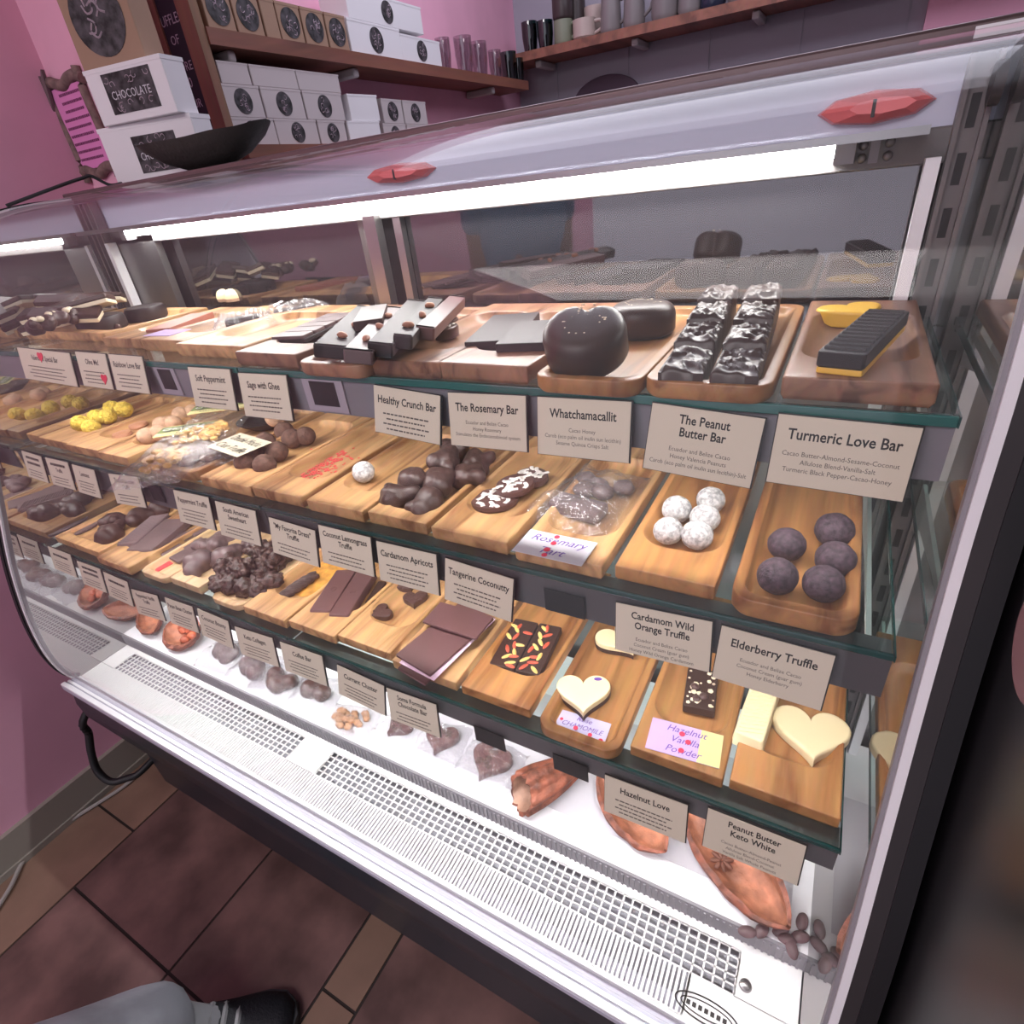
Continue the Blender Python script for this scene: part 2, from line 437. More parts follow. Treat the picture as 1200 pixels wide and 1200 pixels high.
# perforated grille
g = BM(); gz = .489
def gb(x0, x1, y0, y1): bx(g, x0, x1, y0, y1, gz - .002, gz)
px0, px1 = XL + .001, XR - .001
secs = [(-1.345, -.765), (-.69, .022)]
edges = [px0] + [e for s in secs for e in s] + [px1]
gb(px0, px1, .386, .398); gb(px0, px1, .284, .291)
pitch = .0128
for i in range(0, len(edges) - 1, 2): gb(edges[i], edges[i + 1], .336, .386)
for a, e in secs:
    n = round((e - a) / pitch); d = (e - a) / n
    for i in range(n + 1): gb(a + i * d - .0012, a + i * d + .0012, .336, .386)
    for j in range(6): gb(a, e, .336 + j * .01 - .001, .336 + j * .01 + .001)
cobj('air_grille', g, GRILLM, smooth=False)
g = BM(); x = px0
while x < -.03:
    bx(g, x, x + .0034, .291, .335, gz - .002, gz); x += .0062
bx(g, -.03, px1, .291, .335, gz - .002, gz)
cobj('ribbed_vent', g, GRILLM, smooth=False)
b = BM(); lathe(b, [(.001, 0), (.0075, 0), (.0065, .003), (.003, .0045), (.001, .0045)], 16, (.033, .352, gz)); cobj('screw', b, STEEL)
ob = BM()
o1 = [(-.004 + .036 * math.cos(t), .306 + .0125 * math.sin(t)) for t in [i * PI / 24 for i in range(48)]]
tube(ob, [(x, y, gz + .0006) for x, y in o1] + [(o1[0][0], o1[0][1], gz + .0006)], .0009, 6)
tube(ob, [(-.004 + (x + .004) * .82, .306 + (y - .306) * .62, gz + .0006) for x, y in o1 + o1[:1]], .0007, 6)
for k in range(7): bx(ob, -.027 + k * .007, -.0225 + k * .007, .3035, .3085, gz, gz + .0006)
cobj('oval_emblem', ob, INK)
# deck
b = box(XL, XR, .402, .745, DECK - .012, DECK); cobj('deck_panel', b, WHITEE)
b = BM()
bx(b, XL, XR, .398, .402, gz - .004, DECK + .001)
x = XL
while x < XR:
    bx(b, x, x + .003, .3965, .398, gz, DECK - .004); x += .008
cobj('deck_lip', b, GREYM, smooth=False)
# back wall of the case + doors
b = box(XL, XR, .765, .80, .30, Z(-.19)); cobj('inner_back', b, STEELD)
for i, (a, e, yy) in enumerate(((XL, -.62, .768), (-.69, XR, .758))):
    b = box(a, e, yy, yy + .006, Z(-.19), Z(.0)); d = cobj('rear_door', b, DOORM, smooth=False)
    for xx in (a, e - .02):
        f = BM(); bx(f, xx, xx + .02, yy - .004, yy + .01, Z(-.19), Z(.0))
        bmesh.ops.translate(f, verts=f.verts, vec=-cl)
        obj('door_frame', f, STEELD, d)
b = box(XL, XR, .745, .775, Z(-.195), Z(-.178)); cobj('door_track', b, STEELD)
b = box(-1.36, -1.22, .742, .757, Z(-.19), Z(-.012)); cobj('corner_post', b, STEELD)
b = BM()
bx(b, -.655, -.632, .728, .745, Z(-.178), Z(-.02)); bx(b, -.612, -.598, .745, .757, Z(-.178), Z(-.02)); cobj('center_post', b, STEEL)
# light rail + tube + fascia
b = box(XL, XR, .742, .775, Z(-.026), Z(.004)); cobj('light_rail', b, mat('rail_paint', (.16, .15, .15), .5), bev=.002)
b = box(XL, XR, .748, .775, Z(.004), Z(.058)); cobj('fascia_panel', b, mat('fascia_paint', (.62, .66, .80), .6))
b = box(XL + .012, XR - .05, .688, .742, Z(.003), Z(.006)); bx(b, XL + .012, XR - .05, .688, .690, Z(-.001), Z(.003)); cobj('light_blocker', b, STEEL, smooth=False)  # added unseen hood, keeps tube light off the top glass
b = BM(); tube(b, [(-1.275, .728, Z(-.006)), (-.03, .728, Z(-.006))], .0058, 16); lt = cobj('light_tube', b, LEDM)
for xx in (-1.292, -.03):
    cobj('tube_socket', box(xx, xx + .018, .722, .745, Z(-.018), Z(.003)), GREYM)
cobj('rail_plate', box(.0, .008, .738, .745, Z(-.02), Z(.0)), GREYM)
for xx in (-.006, .016):
    for zz in (-.004, -.015): cobj('rail_screw', ball(BM(), (xx, .740, Z(zz)), .0045, sub=2), STEELD)
# slotted standards
for xx in (XL + .006, XR - .030):
    b = BM()
    bx(b, xx, xx + .024, .735, .745, DECK, Z(.055)); bx(b, xx, xx + .004, .727, .735, DECK, Z(.055)); bx(b, xx + .020, xx + .024, .727, .735, DECK, Z(.055))
    s = cobj('slotted_standard', b, mat('standard_paint', (.15, .135, .135), .5))
    b = BM(); zz = DECK + .03
    while zz < Z(.03): bx(b, xx + .0085, xx + .0155, .7345, .736, zz, zz + .026); zz += .045
    bmesh.ops.translate(b, verts=b.verts, vec=-cl); obj('slots', b, PADM, s, smooth=False)
b = box(XR - .046, XR - .034, .722, .740, DECK, Z(-.02)); cobj('door_edge_trim', b, ALU)
b = box(XL + .034, XL + .046, .722, .740, DECK, Z(-.02)); cobj('door_edge_trim', b, ALU)
b = BM()
tube(b, [(XR - .004, .718, Z(.030)), (XR - .012, .718, Z(.030))], .016, 20); cobj('round_plug', b, DGREY)
# glass profile
PR = [(.285, Z(-.868)), (.270, Z(-.85)), (.262, Z(-.80)), (.264, Z(-.74)), (.276, Z(-.66)), (.300, Z(-.56)), (.332, Z(-.46)), (.367, Z(-.35)), (.400, Z(-.23)),
      (.420, Z(-.13)), (.448, Z(-.05)), (.492, Z(.005)), (.555, Z(.042)), (.625, Z(.0575)), (.715, Z(.0625))]
PS = [(p.x, p.y) for p in spline([(y, z, 0) for y, z in PR], 5)]
def offs(P, d):
    out = []
    for i, p in enumerate(P):
        a, c = P[max(i - 1, 0)], P[min(i + 1, len(P) - 1)]
        tx, ty = c[0] - a[0], c[1] - a[1]; l = math.hypot(tx, ty)
        out.append((p[0] - ty / l * d, p[1] + tx / l * d))       # +d = towards the customer
    return out
def ribbon(x0, x1, d0, d1):
    A = offs(PS, d0); B = offs(PS, d1); ring = A + B[::-1]
    b = BM(); loft(b, [[(x, y, z) for y, z in ring] for x in (x0, x1)]); return b
for a, e in ((XL, -.654), (-.652, XR)):
    cobj('curved_glass', ribbon(a, e, -.003, .003), FRONTG, ang=.9)
# end panels: profile closed with the back
ring = offs(PS, -.002) + [(.79, Z(.0625)), (.79, .30), (.30, .30)]
for a, e in ((XL - .006, XL), (XR, XR + .006)):
    b = BM(); loft(b, [[(x, y, z) for y, z in ring] for x in (a, e)]); cobj('end_panel', b, MIRR, smooth=False)
for sgn, x0 in ((1, XR), (-1, XL)):
    X = lambda a, c: (min(x0 + sgn * a, x0 + sgn * c), max(x0 + sgn * a, x0 + sgn * c))
    cobj('panel_trim', ribbon(*X(-.003, .0), -.007, .0), GREYM, ang=.9)
    cobj('panel_edge', ribbon(*X(.0003, .007), -.004, .003), WHITEE, ang=.9)
    cobj('panel_gasket', ribbon(*X(.007, .018), -.03, .003), DGREY, ang=.9)
    cobj('panel_outer', ribbon(*X(.018, .031), -.05, .005), BLACKR, ang=.9)
# top
b = box(XL - .03, .124, .715, .760, Z(.058), Z(.0755)); cobj('top_rail', b, mat('bronze_rail', (.17, .12, .12), .3, .5), bev=.003)
b = box(XL - .03, .124, .760, .96, Z(.058), Z(.079)); cobj('top_panel', b, STEELD, bev=.002)
b = box(.06, .098, .712, .716, Z(.063), Z(.071)); cobj('hinge_plate', b, ALU)
b = box(XL - .01, .10, .80, .93, .30, Z(.058)); cobj('rear_shell', b, BLACKR)
# outer shell under the right end
# solid red faceted ovals set against the fascia
def red_oval(px, py, wd, ht, lab):
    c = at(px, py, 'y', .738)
    e = empty('faceted_oval', lab, 'ornament', c + Vector((0, .010, 0)), 0, 'red faceted ovals')
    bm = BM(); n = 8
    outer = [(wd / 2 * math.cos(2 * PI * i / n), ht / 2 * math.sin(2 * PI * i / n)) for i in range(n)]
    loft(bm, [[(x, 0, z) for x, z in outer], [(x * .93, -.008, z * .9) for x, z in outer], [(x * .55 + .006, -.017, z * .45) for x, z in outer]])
    obj('oval_body', bm, RED, e, smooth=False)
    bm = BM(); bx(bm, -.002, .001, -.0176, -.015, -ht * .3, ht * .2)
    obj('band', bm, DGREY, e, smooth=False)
red_oval(465, 203, .125, .025, 'smaller red faceted oval above the middle of the light tube')
red_oval(1025, 125, .098, .028, 'larger red faceted oval above the right end of the light tube')

# ------------------------------------------------------------------ glass shelves
ZS = [Z(-.163), Z(-.345), Z(-.557)]; YS = [.44, .402, .3656]
PN = ['top', 'middle', 'bottom']
for k in range(3):
    for side, (a, e) in (('left', (XL + .012, -.6555)), ('right', (-.6525, XR - .012))):
        t = empty('glass_shelf', f'{side} half of the {PN[k]} glass shelf inside the case', 'shelf', ((a + e) / 2, YS[k], ZS[k]))
        hw = (e - a) / 2
        obj('shelf_pane', box(-hw, hw, .0035, .726 - YS[k], -.008, 0), SHELFG, t, smooth=False)
        obj('front_edge', box(-hw, hw, 0, .0035, -.008 if k == 0 else -.006, 0), EDGEG if k == 0 else EDGED, t, smooth=False, bev=.001)
        if side == 'right': obj('side_edge', box(hw, hw + .001, .0, .726 - YS[k], -.008 if k == 0 else -.006, 0), EDGED, t, smooth=False)
        bm = BM(); bx(bm, -hw, hw, .004, .007, -.05 if k < 2 else -.040, -.009); bx(bm, -hw, hw, .007, .030, -.0115, -.009)
        obj('label_rail', bm, RAILD if k else RAILM, t, smooth=False)
        obj('fill_strip', box(-hw + .02, hw - .02, .010, .017, -.036, -.034) if k == 2 else box(-hw + .02, hw - .02, .012, .019, -.0135, -.0118), STRIPM2 if k == 2 else STRIPM, t, smooth=False)  # added unseen glow strip behind the rail, brightens what lies below
        for xx in (-hw + .012, hw - .018):
            bm = BM(); pr = [(.03, -.009), (.728 - YS[k], -.009), (.728 - YS[k], -.05), (.16, -.022), (.03, -.014)]
            loft(bm, [[(x, y, z) for y, z in pr] for x in (xx, xx + .004)]); obj('bracket', bm, ALU, t, smooth=False)
def pad(k, px0, px1, py0, py1):
    A = at(px0, py0, 'y', YS[k] + .002); B = at(px1, py1, 'y', YS[k] + .002)
    wd = abs(B.x - A.x); c = (A + B) / 2
    return wd, c
PADS = [(0, 185, 208, 434, 455), (0, 363, 398, 450, 473), (1, 173, 195, 568, 588), (1, 638, 686, 692, 722), (2, 556, 593, 853, 877), (2, 648, 690, 883, 915)]
PADL = ['black rectangle pad on the top shelf rail below the lilac paper slip', 'black rectangle pad on the top shelf rail under the segmented bar',
        'black rectangle pad on the middle shelf rail under the clear bags', 'black rectangle pad on the middle shelf rail under the handwritten tray card',
        'black rectangle pad on the bottom shelf rail below the two nut-topped bars', 'black rectangle pad on the bottom shelf rail below the white heart tray']
for (k, a, c, d, e), lab in zip(PADS, PADL):
    wd, c3 = pad(k, a, c, d, e)
    t = empty('label_pad', lab, 'pad', c3, 0, 'pads on the shelf rails')
    if k == 0: obj('pad_plate', box(-wd * .8, wd * .8, -.0004, .0018, -.022, .022), mat('lilac_plate', (.34, .31, .35), .5), t, smooth=False)
    obj('pad_face', box(-wd / 2, wd / 2, -.0012, -.0004, -.0145, .0145), PADM, t, smooth=False)
# ------------------------------------------------------------------ price cards
def card(k, TL, TR, title, desc, lab, hh=.05, tilt=.2, yo=-.0035, dots=None):
    y = YS[k] + yo
    A = at(*TL, 'y', y); B = at(*TR, 'y', y)
    if A.x < XL + .014: A.x = XL + .014
    u = (B - A).normalized(); wd = (B - A).length
    v = Vector((0, -math.sin(tilt), -math.cos(tilt))); v = (v - u * v.dot(u)).normalized()
    n = (-v).cross(u)          # local Y, into the case
    top = (A + B) / 2
    M = Matrix((u, n, -v)).transposed().to_4x4(); M.translation = top
    c = obj('price_card', box(-wd / 2, wd / 2, -.0004, .0004, -hh, 0), CARD, smooth=False)
    c.matrix_world = M; tag(c, lab, 'price card', f'price cards on the {PN[k]} shelf edge')
    obj('card_backing', box(-wd / 2 - .0008, wd / 2 + .0012, .0005, .0022, -hh - .0006, .0008), CARDE, c, smooth=False)
    nt = len(title); z = -.010 if nt > 1 else -.014
    for i, tline in enumerate(title):
        if tline == '~': scribble('title_lettering', INK, c, [(-wd * .33, wd * .33, -.0005, z, .005)])
        else: lettering('title_lettering', tline, INK, c, .0115 if nt == 1 else .0105, (0, -.0005, z), bold=.00022, fit=wd * .9, sx=.82)
        z -= .0105
    z -= .004
    if desc and desc[0] == '~':
        scribble('fine_print', INK2, c, [(-wd * (.36 - .05 * (i % 2)), wd * (.34 - .06 * (i % 2)), -.0005, z - i * .0055, .0016) for i in range(min(4, int((hh + z) / .0055)))])
    else:
        for dl in desc:
            lettering('fine_print', dl, INK2, c, .0052, (0, -.0005, z), fit=wd * .9, sx=.9); z -= .0062
    for dx, dz, ds in dots or []:
        bm = BM(); soft_star(bm, heart(ds), 0, .0008, .0002)
        for vv in bm.verts: vv.co = Vector((vv.co.x + dx, -.0006 - vv.co.z, vv.co.y + dz))
        obj('red_heart_sticker', bm, REDDOT, c, smooth=False)
    return c
T = '~'
card(0, (20, 407), (81, 414), ['Valentine\'s Special Bar'], [T], 'extra wide price card with a red sticker, leftmost on the top shelf edge', .052, dots=[(-.01, -.012, .018)])
card(0, (88, 412), (123, 415), ['Olive Me!'], [T], 'price card with a red sticker low on its right side, top shelf edge', .052, dots=[(.025, -.038, .017)])
card(0, (127, 415), (166, 418), ['Rainbow Love Bar'], [T], 'price card right of the red-stickered card on the top shelf edge, before the pad', .052)
card(0, (220, 430), (269, 433), ['Soft Peppermint'], [T], 'price card below the wrapped dark sweets on the top shelf, right of a black pad', .052)
card(0, (279, 437), (335, 440), ['Sage with Ghee'], [T], 'price card on the top shelf edge directly left of the pad under the segmented bar', .054)
card(0, (438, 451), (516, 464), ['Healthy Crunch Bar'], [T], 'tilted price card on the top shelf below the stacked dark bars', .051)
card(0, (525, 460), (616, 464), ['The Rosemary Bar'], ['Ecuador and Belize Cacao', 'Honey Rosemary', 'Stimulates the Endocannabinoid system'], 'price card on the top shelf below the flaked heart and two smooth black bars', .053)
card(0, (630, 465), (740, 471), ['Whatchamacallit'], ['Cacao Honey', 'Carob (eco palm oil inulin sun lecithin)', 'Sesame Quinoa Crisps Salt'], 'price card on the top shelf below the thick sesame-topped hearts', .053)
card(0, (765, 472), (897, 491), ['The Peanut', 'Butter Bar'], ['Ecuador and Belize Cacao', 'Honey Valencia Peanuts', 'Carob (eco palm oil inulin sun lecithin)-Salt'], 'price card on the top shelf below the two rows of ridged bars', .056)
card(0, (913, 485), (1082, 502), ['Turmeric Love Bar'], ['Cacao Butter-Almond-Sesame-Coconut', 'Allulose Blend-Vanilla-Salt', 'Turmeric Black Pepper-Cacao-Honey'], 'large price card on the top shelf below the ribbed black bar, rightmost on its edge', .053)
card(1, (25, 528), (48, 535), [T, T], [T], 'leftmost price card on the middle shelf edge', .052)
card(1, (53, 536), (79, 542), [T, 'Truffle'], [T], 'price card below the yellow-topped balls, second on the middle shelf edge', .052)
card(1, (84, 544), (110, 551), ['Lemons'], [T], 'price card with a single short word, left of the first pad on the middle shelf', .052)
card(1, (127, 555), (161, 559), ['Tropical Lavender', 'Truffle'], [T], 'price card under the front corner of the clear bags on the middle shelf', .052)
card(1, (203, 574), (244, 583), ['Peppermint Truffle'], [T], 'price card on the middle shelf right of the pad under the clear bags', .052)
card(1, (252, 587), (299, 599), ['South American', 'Sweetheart'], [T], 'price card below the cocoa-dusted truffles on the middle shelf', .053)
card(1, (315, 606), (369, 622), ['"My Favorite Dress"', 'Truffle'], [T], 'price card below the tray with red powder on the middle shelf', .053)
card(1, (373, 615), (434, 630), ['Coconut Lemongrass', 'Truffle'], [T], 'price card below the single white ball on the middle shelf', .053)
card(1, (441, 634), (511, 650), ['Cardamom Apricots'], [T], 'price card below the brown dipped clusters on the middle shelf', .052)
card(1, (522, 654), (602, 679), ['Tangerine Coconutty'], [T], 'price card below the white-swirled discs on the middle shelf', .053)
card(1, (722, 706), (835, 729), ['Cardamom Wild', 'Orange Truffle'], ['Ecuador and Belize Cacao', 'Coconut Cream (guar gum)', 'Honey Wild Orange Cardamom'], 'price card below the five white powdered balls on the middle shelf', .052)
card(1, (846, 733), (979, 769), ['Elderberry Truffle'], ['Ecuador and Belize Cacao', 'Coconut Cream (guar gum)', 'Honey Elderberry'], 'price card below the dark purple balls, rightmost on the middle shelf edge', .055)
card(2, (56, 640), (82, 650), [T], [T], 'price card on the bottom shelf edge below the oval disc and nut clusters', .052)
card(2, (90, 657), (117, 667), [T, T], [T], 'price card on the bottom shelf edge just left of the diagonal ribbed bar tray', .052)
card(2, (121, 670), (149, 682), [T], [T], 'price card on the bottom shelf edge below the diagonally ribbed bar', .053)
card(2, (153, 690), (184, 698), ['Peppermint Vanilla', 'Truffle'], [T], 'price card on the bottom shelf edge below the small red square', .052)
card(2, (193, 700), (225, 711), ['Pecan Bean Cluster'], [T], 'price card on the bottom shelf edge below the pale clusters, above the open pod shell', .052)
card(2, (231, 713), (267, 728), ['Coconut Bounty'], [T], 'price card on the bottom shelf edge below the rough dark clusters', .053)
card(2, (275, 734), (319, 748), ['Keto Collagen'], [T], 'price card on the bottom shelf edge below the braided piece', .052)
card(2, (328, 752), (377, 769), ['Coffee Bar'], [T], 'price card on the bottom shelf edge just right of the shelf joint', .052)
card(2, (395, 779), (450, 804), ['Currant Cluster'], [T], 'price card on the bottom shelf edge below the small dark hearts', .052)
card(2, (453, 806), (511, 826), ['Soma Formula', 'Chocolate Bar'], [T], 'price card on the bottom shelf edge below the big flat slabs', .052)
card(2, (709, 908), (806, 944), ['Hazelnut Love'], [T], 'price card on the bottom shelf edge above the split pod with red bits', .052)
card(2, (830, 947), (945, 992), ['Peanut Butter', 'Keto White'], ['Cacao Butter-Almond-Peanut', 'Allulose Blend-Coconut', 'Vanilla Salt Whole Peanuts'], 'price card below the ivory heart, rightmost on the bottom shelf edge', .052)

# ------------------------------------------------------------------ trays
def tray(k, FL, FR, lab, m=OLIVE, style='plank', h=.018, L=.285, extra=0, front=None):
    zt = ZS[k] + h
    A = at(*FL, 'z', zt); B = at(*FR, 'z', zt)
    x0, x1 = max(A.x, XL + .014) + .001, min(B.x, XR - .014) - .001
    y0 = max((A.y + B.y) / 2, YS[k] + (-.012 if style == 'round' else .004))
    if y0 + L > .72: L = .72 - y0
    wd = x1 - x0
    t = 0
    bm = BM()
    if style == 'plank': ro, mx, my, ri = .002, .006, .045, .03
    elif style == 'flat': ro, mx, my, ri = .002, .007, .02, .02
    else: ro, mx, my, ri = .018, .008, .010, .014
    C = (0, L / 2)
    O = rrect(wd, L, ro, 6, *C); I = rrect(wd - 2 * mx, L - 2 * my, ri, 6, *C)
    fl = .0045
    rings = [(inset(O, .003), 0), (O, .004), (O, h - .0015), (inset(O, .0015), h), (I, h), (inset(I, .002), h - .002), (inset(I, .007 if style != 'round' else .005), fl + .004), (inset(I, .016 if style != 'round' else .010), fl)]
    loft(bm, [[(x, y, z) for x, y in r] for r, z in rings])
    o = obj('wooden_tray', bm, m, loc=((x0 + x1) / 2, y0, ZS[k]), ang=.9)
    tag(o, lab, 'tray', f'wooden trays on the {PN[k]} shelf')
    return o
# top shelf
tray(0, (22, 386), (116, 392), 'broad wooden tray under the pile at the far left of the top shelf', OLIVE, 'flat', .016)
tray(0, (117, 396), (165, 397), 'wooden tray holding two dark round pucks near the left of the top shelf', OLIVE, 'plank', .016)
tray(0, (165, 397), (213, 400), 'wooden tray with a reddish bar and a small dark piece on the top shelf', OLIVE)
tray(0, (213, 400), (276, 409), 'wooden tray with clear-wrapped dark sweets and a lilac slip on the top shelf', OLIVE)
tray(0, (277, 411), (343, 417), 'narrow wooden tray under the segmented bar on the top shelf', DARKW)
tray(0, (344, 424), (424, 430), 'round-cornered wooden tray under the stack of nutty dark bars', DARKW, 'round', .015)
tray(0, (426, 421), (512, 427), 'wooden tray with a flaked heart on the top shelf', DARKW)
tray(0, (514, 422), (615, 432), 'wooden tray with two smooth black bars on the top shelf', DARKW)
tray(0, (621, 440), (748, 449), 'round-cornered wooden tray under the sesame hearts', ACACIA, 'round', .015)
tray(0, (752, 443), (906, 457), 'round-cornered wooden tray under the two rows of ridged bars', ACACIA, 'round', .015)
tray(0, (915, 442), (1105, 449), 'dark wooden tray at the right end of the top shelf under the ribbed black bar', DARKW)
# middle shelf
tray(1, (30, 507), (44, 512), 'leftmost narrow wooden tray of the middle shelf, against the end panel', OLIVE)
tray(1, (44, 512), (78, 519), 'wooden tray holding the yellow crumb balls on the middle shelf', OLIVE)
tray(1, (79, 519), (111, 529), 'wooden tray with two flat tan discs on the middle shelf', OLIVE)
tray(1, (112, 530), (150, 536), 'wooden tray under tan powdered balls on the middle shelf', OLIVE)
tray(1, (160, 540), (226, 555), 'round-cornered wooden tray under the clear bags on the middle shelf', OLIVE, 'round')
tray(1, (235, 557), (290, 572), 'wooden tray of cocoa-dusted truffles on the middle shelf', OLIVE)
tray(1, (294, 570), (353, 583), 'empty wooden tray dusted with red powder on the middle shelf', OLIVE)
tray(1, (355, 587), (427, 598), 'wooden tray with a single white ball on the middle shelf', OLIVE)
tray(1, (428, 600), (501, 613), 'wooden tray piled with brown dipped clusters on the middle shelf', OLIVE, 'flat')
tray(1, (502, 618), (596, 635), 'wooden tray with white-swirled discs on the middle shelf', OLIVE)
tray(1, (600, 643), (708, 662), 'wooden tray with bagged dark chunks and a handwritten card on the middle shelf', OLIVE)
tray(1, (719, 662), (840, 688), 'wooden tray with five white powdered balls on the middle shelf', ACACIA)
tray(1, (854, 696), (1010, 735), 'round-cornered wooden tray with dark purple balls at the right end of the middle shelf', ACACIA, 'round', .02)
# bottom shelf
tray(2, (66, 627), (112, 649), 'broad wooden tray with nut clusters near the left end of the bottom shelf', OLIVE, 'flat')
tray(2, (113, 652), (149, 667), 'wooden tray under the diagonally ribbed bar on the bottom shelf', OLIVE)
tray(2, (158, 670), (196, 678), 'round-cornered pale tray with the red square and flat brown squares', PALEW, 'round', .014)
tray(2, (197, 677), (234, 688), 'pale wooden tray with smooth clusters on the bottom shelf', PALEW, 'flat')
tray(2, (242, 700), (281, 712), 'round-cornered tray piled with rough dark clusters on the bottom shelf', PALEW, 'round', .013)
tray(2, (283, 710), (333, 728), 'wooden tray with orange-stained well and a braided piece', OLIVE)
tray(2, (335, 728), (393, 745), 'wooden tray with two embossed bars on the bottom shelf', OLIVE)
tray(2, (395, 743), (457, 767), 'wooden tray with small dark hearts on the bottom shelf', OLIVE)
tray(2, (459, 772), (534, 802), 'wooden tray hidden under big flat brown slabs on the bottom shelf', OLIVE)
tray(2, (537, 805), (623, 830), 'wooden tray with two bars topped by nuts and red berries', ACACIA)
tray(2, (627, 847), (723, 888), 'round-cornered wooden tray with a white heart and handwritten card', ACACIA, 'round')
tray(2, (735, 879), (850, 908), 'wooden tray with a nut-studded dark bar and a yellow and lilac card', ACACIA)
tray(2, (853, 917), (997, 960), 'wooden tray under the ivory heart and ivory ribbed bar on the bottom shelf', ACACIA)

# ------------------------------------------------------------------ sweets
F1, F2, F3 = [z + .0047 for z in ZS]
def put(name, bm, m, c, lab, cat, group=None, rot=(0, 0, 0), **k):
    o = obj(name, bm, m, loc=c, rot=rot, **k); return tag(o, lab, cat, group)
def balls(spots, z0, r, m, labs, name, cat, group, amp=.03, sc=(1, 1, .95), fq=2.5):
    for i, (px, py) in enumerate(spots):
        lift = 0
        if len(spots[i]) > 2: pass
        c = at(px, py, 'z', z0 + r)
        bm = BM(); ball(bm, (0, 0, 0), r * random.uniform(.96, 1.04), amp, fq, 4 if r > .012 else 3, sc, i + len(group))
        o = put(name, bm, m, c, labs[i] if isinstance(labs, list) else labs, cat, group, rot=(0, 0, i * 1.3))
def bar(name, FL, FR, BR, ztop, h, m, lab, cat='chocolate bar', group=None, rz=None, pitch=0, bev=.0015, flare=0):
    A, B, C = at(*FL, 'z', ztop), at(*FR, 'z', ztop), at(*BR, 'z', ztop)
    wd, dp = (B - A).length, (C - B).length
    v = (C - B); yaw = math.atan2(v.y, v.x) - PI / 2
    c = (A + C) / 2; c.z = ztop - h
    bm = BM(); soft(bm, rrect(wd, dp, bev * 1.7 + .0003, 3), 0, h, bev)
    if flare:
        for x in bm.verts:
            kf = 1 + flare * (1 - x.co.z / h); x.co.x *= kf; x.co.y *= kf
    o = put(name, bm, m, c, lab, cat, group, rot=(pitch, 0, yaw))
    o['w'] = wd; o['d'] = dp; return o
def dims(o): w_, d_ = o['w'], o['d']; del o['w']; del o['d']; return w_, d_

# --- top shelf, right to left
G = 'ridged bars in two rows'
cols = [((-.121, .432), (-.135, .715), 'left'), ((-.0655, .432), (-.085, .715), 'right')]
zs_ = [.0175, .0235, .0285, .033]; names4 = ['front', 'second', 'third', 'rear']
cols = [((-.102, .437), (-.121, .70), 'left'), ((-.062, .437), (-.076, .70), 'right')]
for ci, (a, e, sd) in enumerate(cols):
    a = Vector((*a, 0)); e = Vector((*e, 0)); dv = (e - a); Ltot = dv.length; yaw = math.atan2(dv.y, dv.x) - PI / 2
    for i in range(4):
        ln = Ltot / 4 - .0015; wd = .0345; hb = zs_[i]
        bm = BM(); nx, ny = 20, 36
        top = [[None] * (ny + 1) for _ in range(nx + 1)]
        for ix in range(nx + 1):
            for iy in range(ny + 1):
                x = -wd / 2 + wd * ix / nx; y = -ln / 2 + ln * iy / ny
                s = 1 - abs(noise.noise(Vector((x * 55 + i * 5.3, y * 95 + 40 * x, ci * 7 + i)))) * 2.4
                edge = min(1, min(ix, nx - ix, iy, ny - iy) / 2)
                z = hb + edge * (.0042 * max(0, s) ** 2 + .0028 * noise.noise(Vector((x * 70, y * 70, i * 3 + ci)))) - (1 - edge) * .0008
                top[ix][iy] = bm.verts.new((x, y, z))
        for ix in range(nx):
            for iy in range(ny): bm.faces.new((top[ix][iy], top[ix + 1][iy], top[ix + 1][iy + 1], top[ix][iy + 1]))
        ringv = [top[ix][0] for ix in range(nx + 1)] + [top[nx][iy] for iy in range(1, ny + 1)] + [top[ix][ny] for ix in range(nx - 1, -1, -1)] + [top[0][iy] for iy in range(ny - 1, 0, -1)]
        low = [bm.verts.new((v.co.x, v.co.y, 0)) for v in ringv]
        for j in range(len(ringv)): bm.faces.new((ringv[j], low[j], low[(j + 1) % len(low)], ringv[(j + 1) % len(low)]))
        bm.faces.new(low)
        c = a + dv * ((i + .5) / 4); c.z = F1
        put('ridged_bar', bm, RIDGECH, c, f'{names4[i]} ridge-topped dark bar of the {sd} row in the tray above the tall two-line card', 'chocolate bar', G, rot=(0, 0, yaw), ang=1.2)
# thick hearts with sesame
def sesame_heart(c, wd, h, rot, lab, n, seed):
    rnd = random.Random(seed)
    bm = BM(); pts = []
    for q in range(72):
        t = 360 * q / 72; r = .5 * wd * (1 - .42 * math.exp(-((t - 90) / 22) ** 2) + .06 * math.exp(-((t - 270) / 30) ** 2))
        pts.append((r * 1.06 * math.cos(math.radians(t)), r * math.sin(math.radians(t))))
    soft_star(bm, pts, 0, h, .013)
    o = put('thick_heart', bm, DARKCH, c, lab, 'chocolate heart', 'thick sesame hearts', rot=rot, ang=1.2)
    bm = BM()
    for i in range(n):
        t = rnd.random() * 6.28; rr = wd * .30 * math.sqrt(rnd.random())
        ball(bm, (rr * math.cos(t), rr * math.sin(t) + .004, h - .0002), .0012, sub=1, sc=(1.3, 1, .7))
    obj('sesame_seeds', bm, SESAME, o); return o
sesame_heart(at(752, 392, 'z', F1), .068, .034, (0, 0, -.2), 'thick sesame-topped dark heart lying flat behind the tilted one', 26, 3)
sesame_heart(at(684, 437, 'z', F1 + .004) + Vector((0, .012, .010)), .070, .040, (.42, 0, .12), 'thick sesame-sprinkled dark heart tipped up towards the front of its tray', 30, 5)
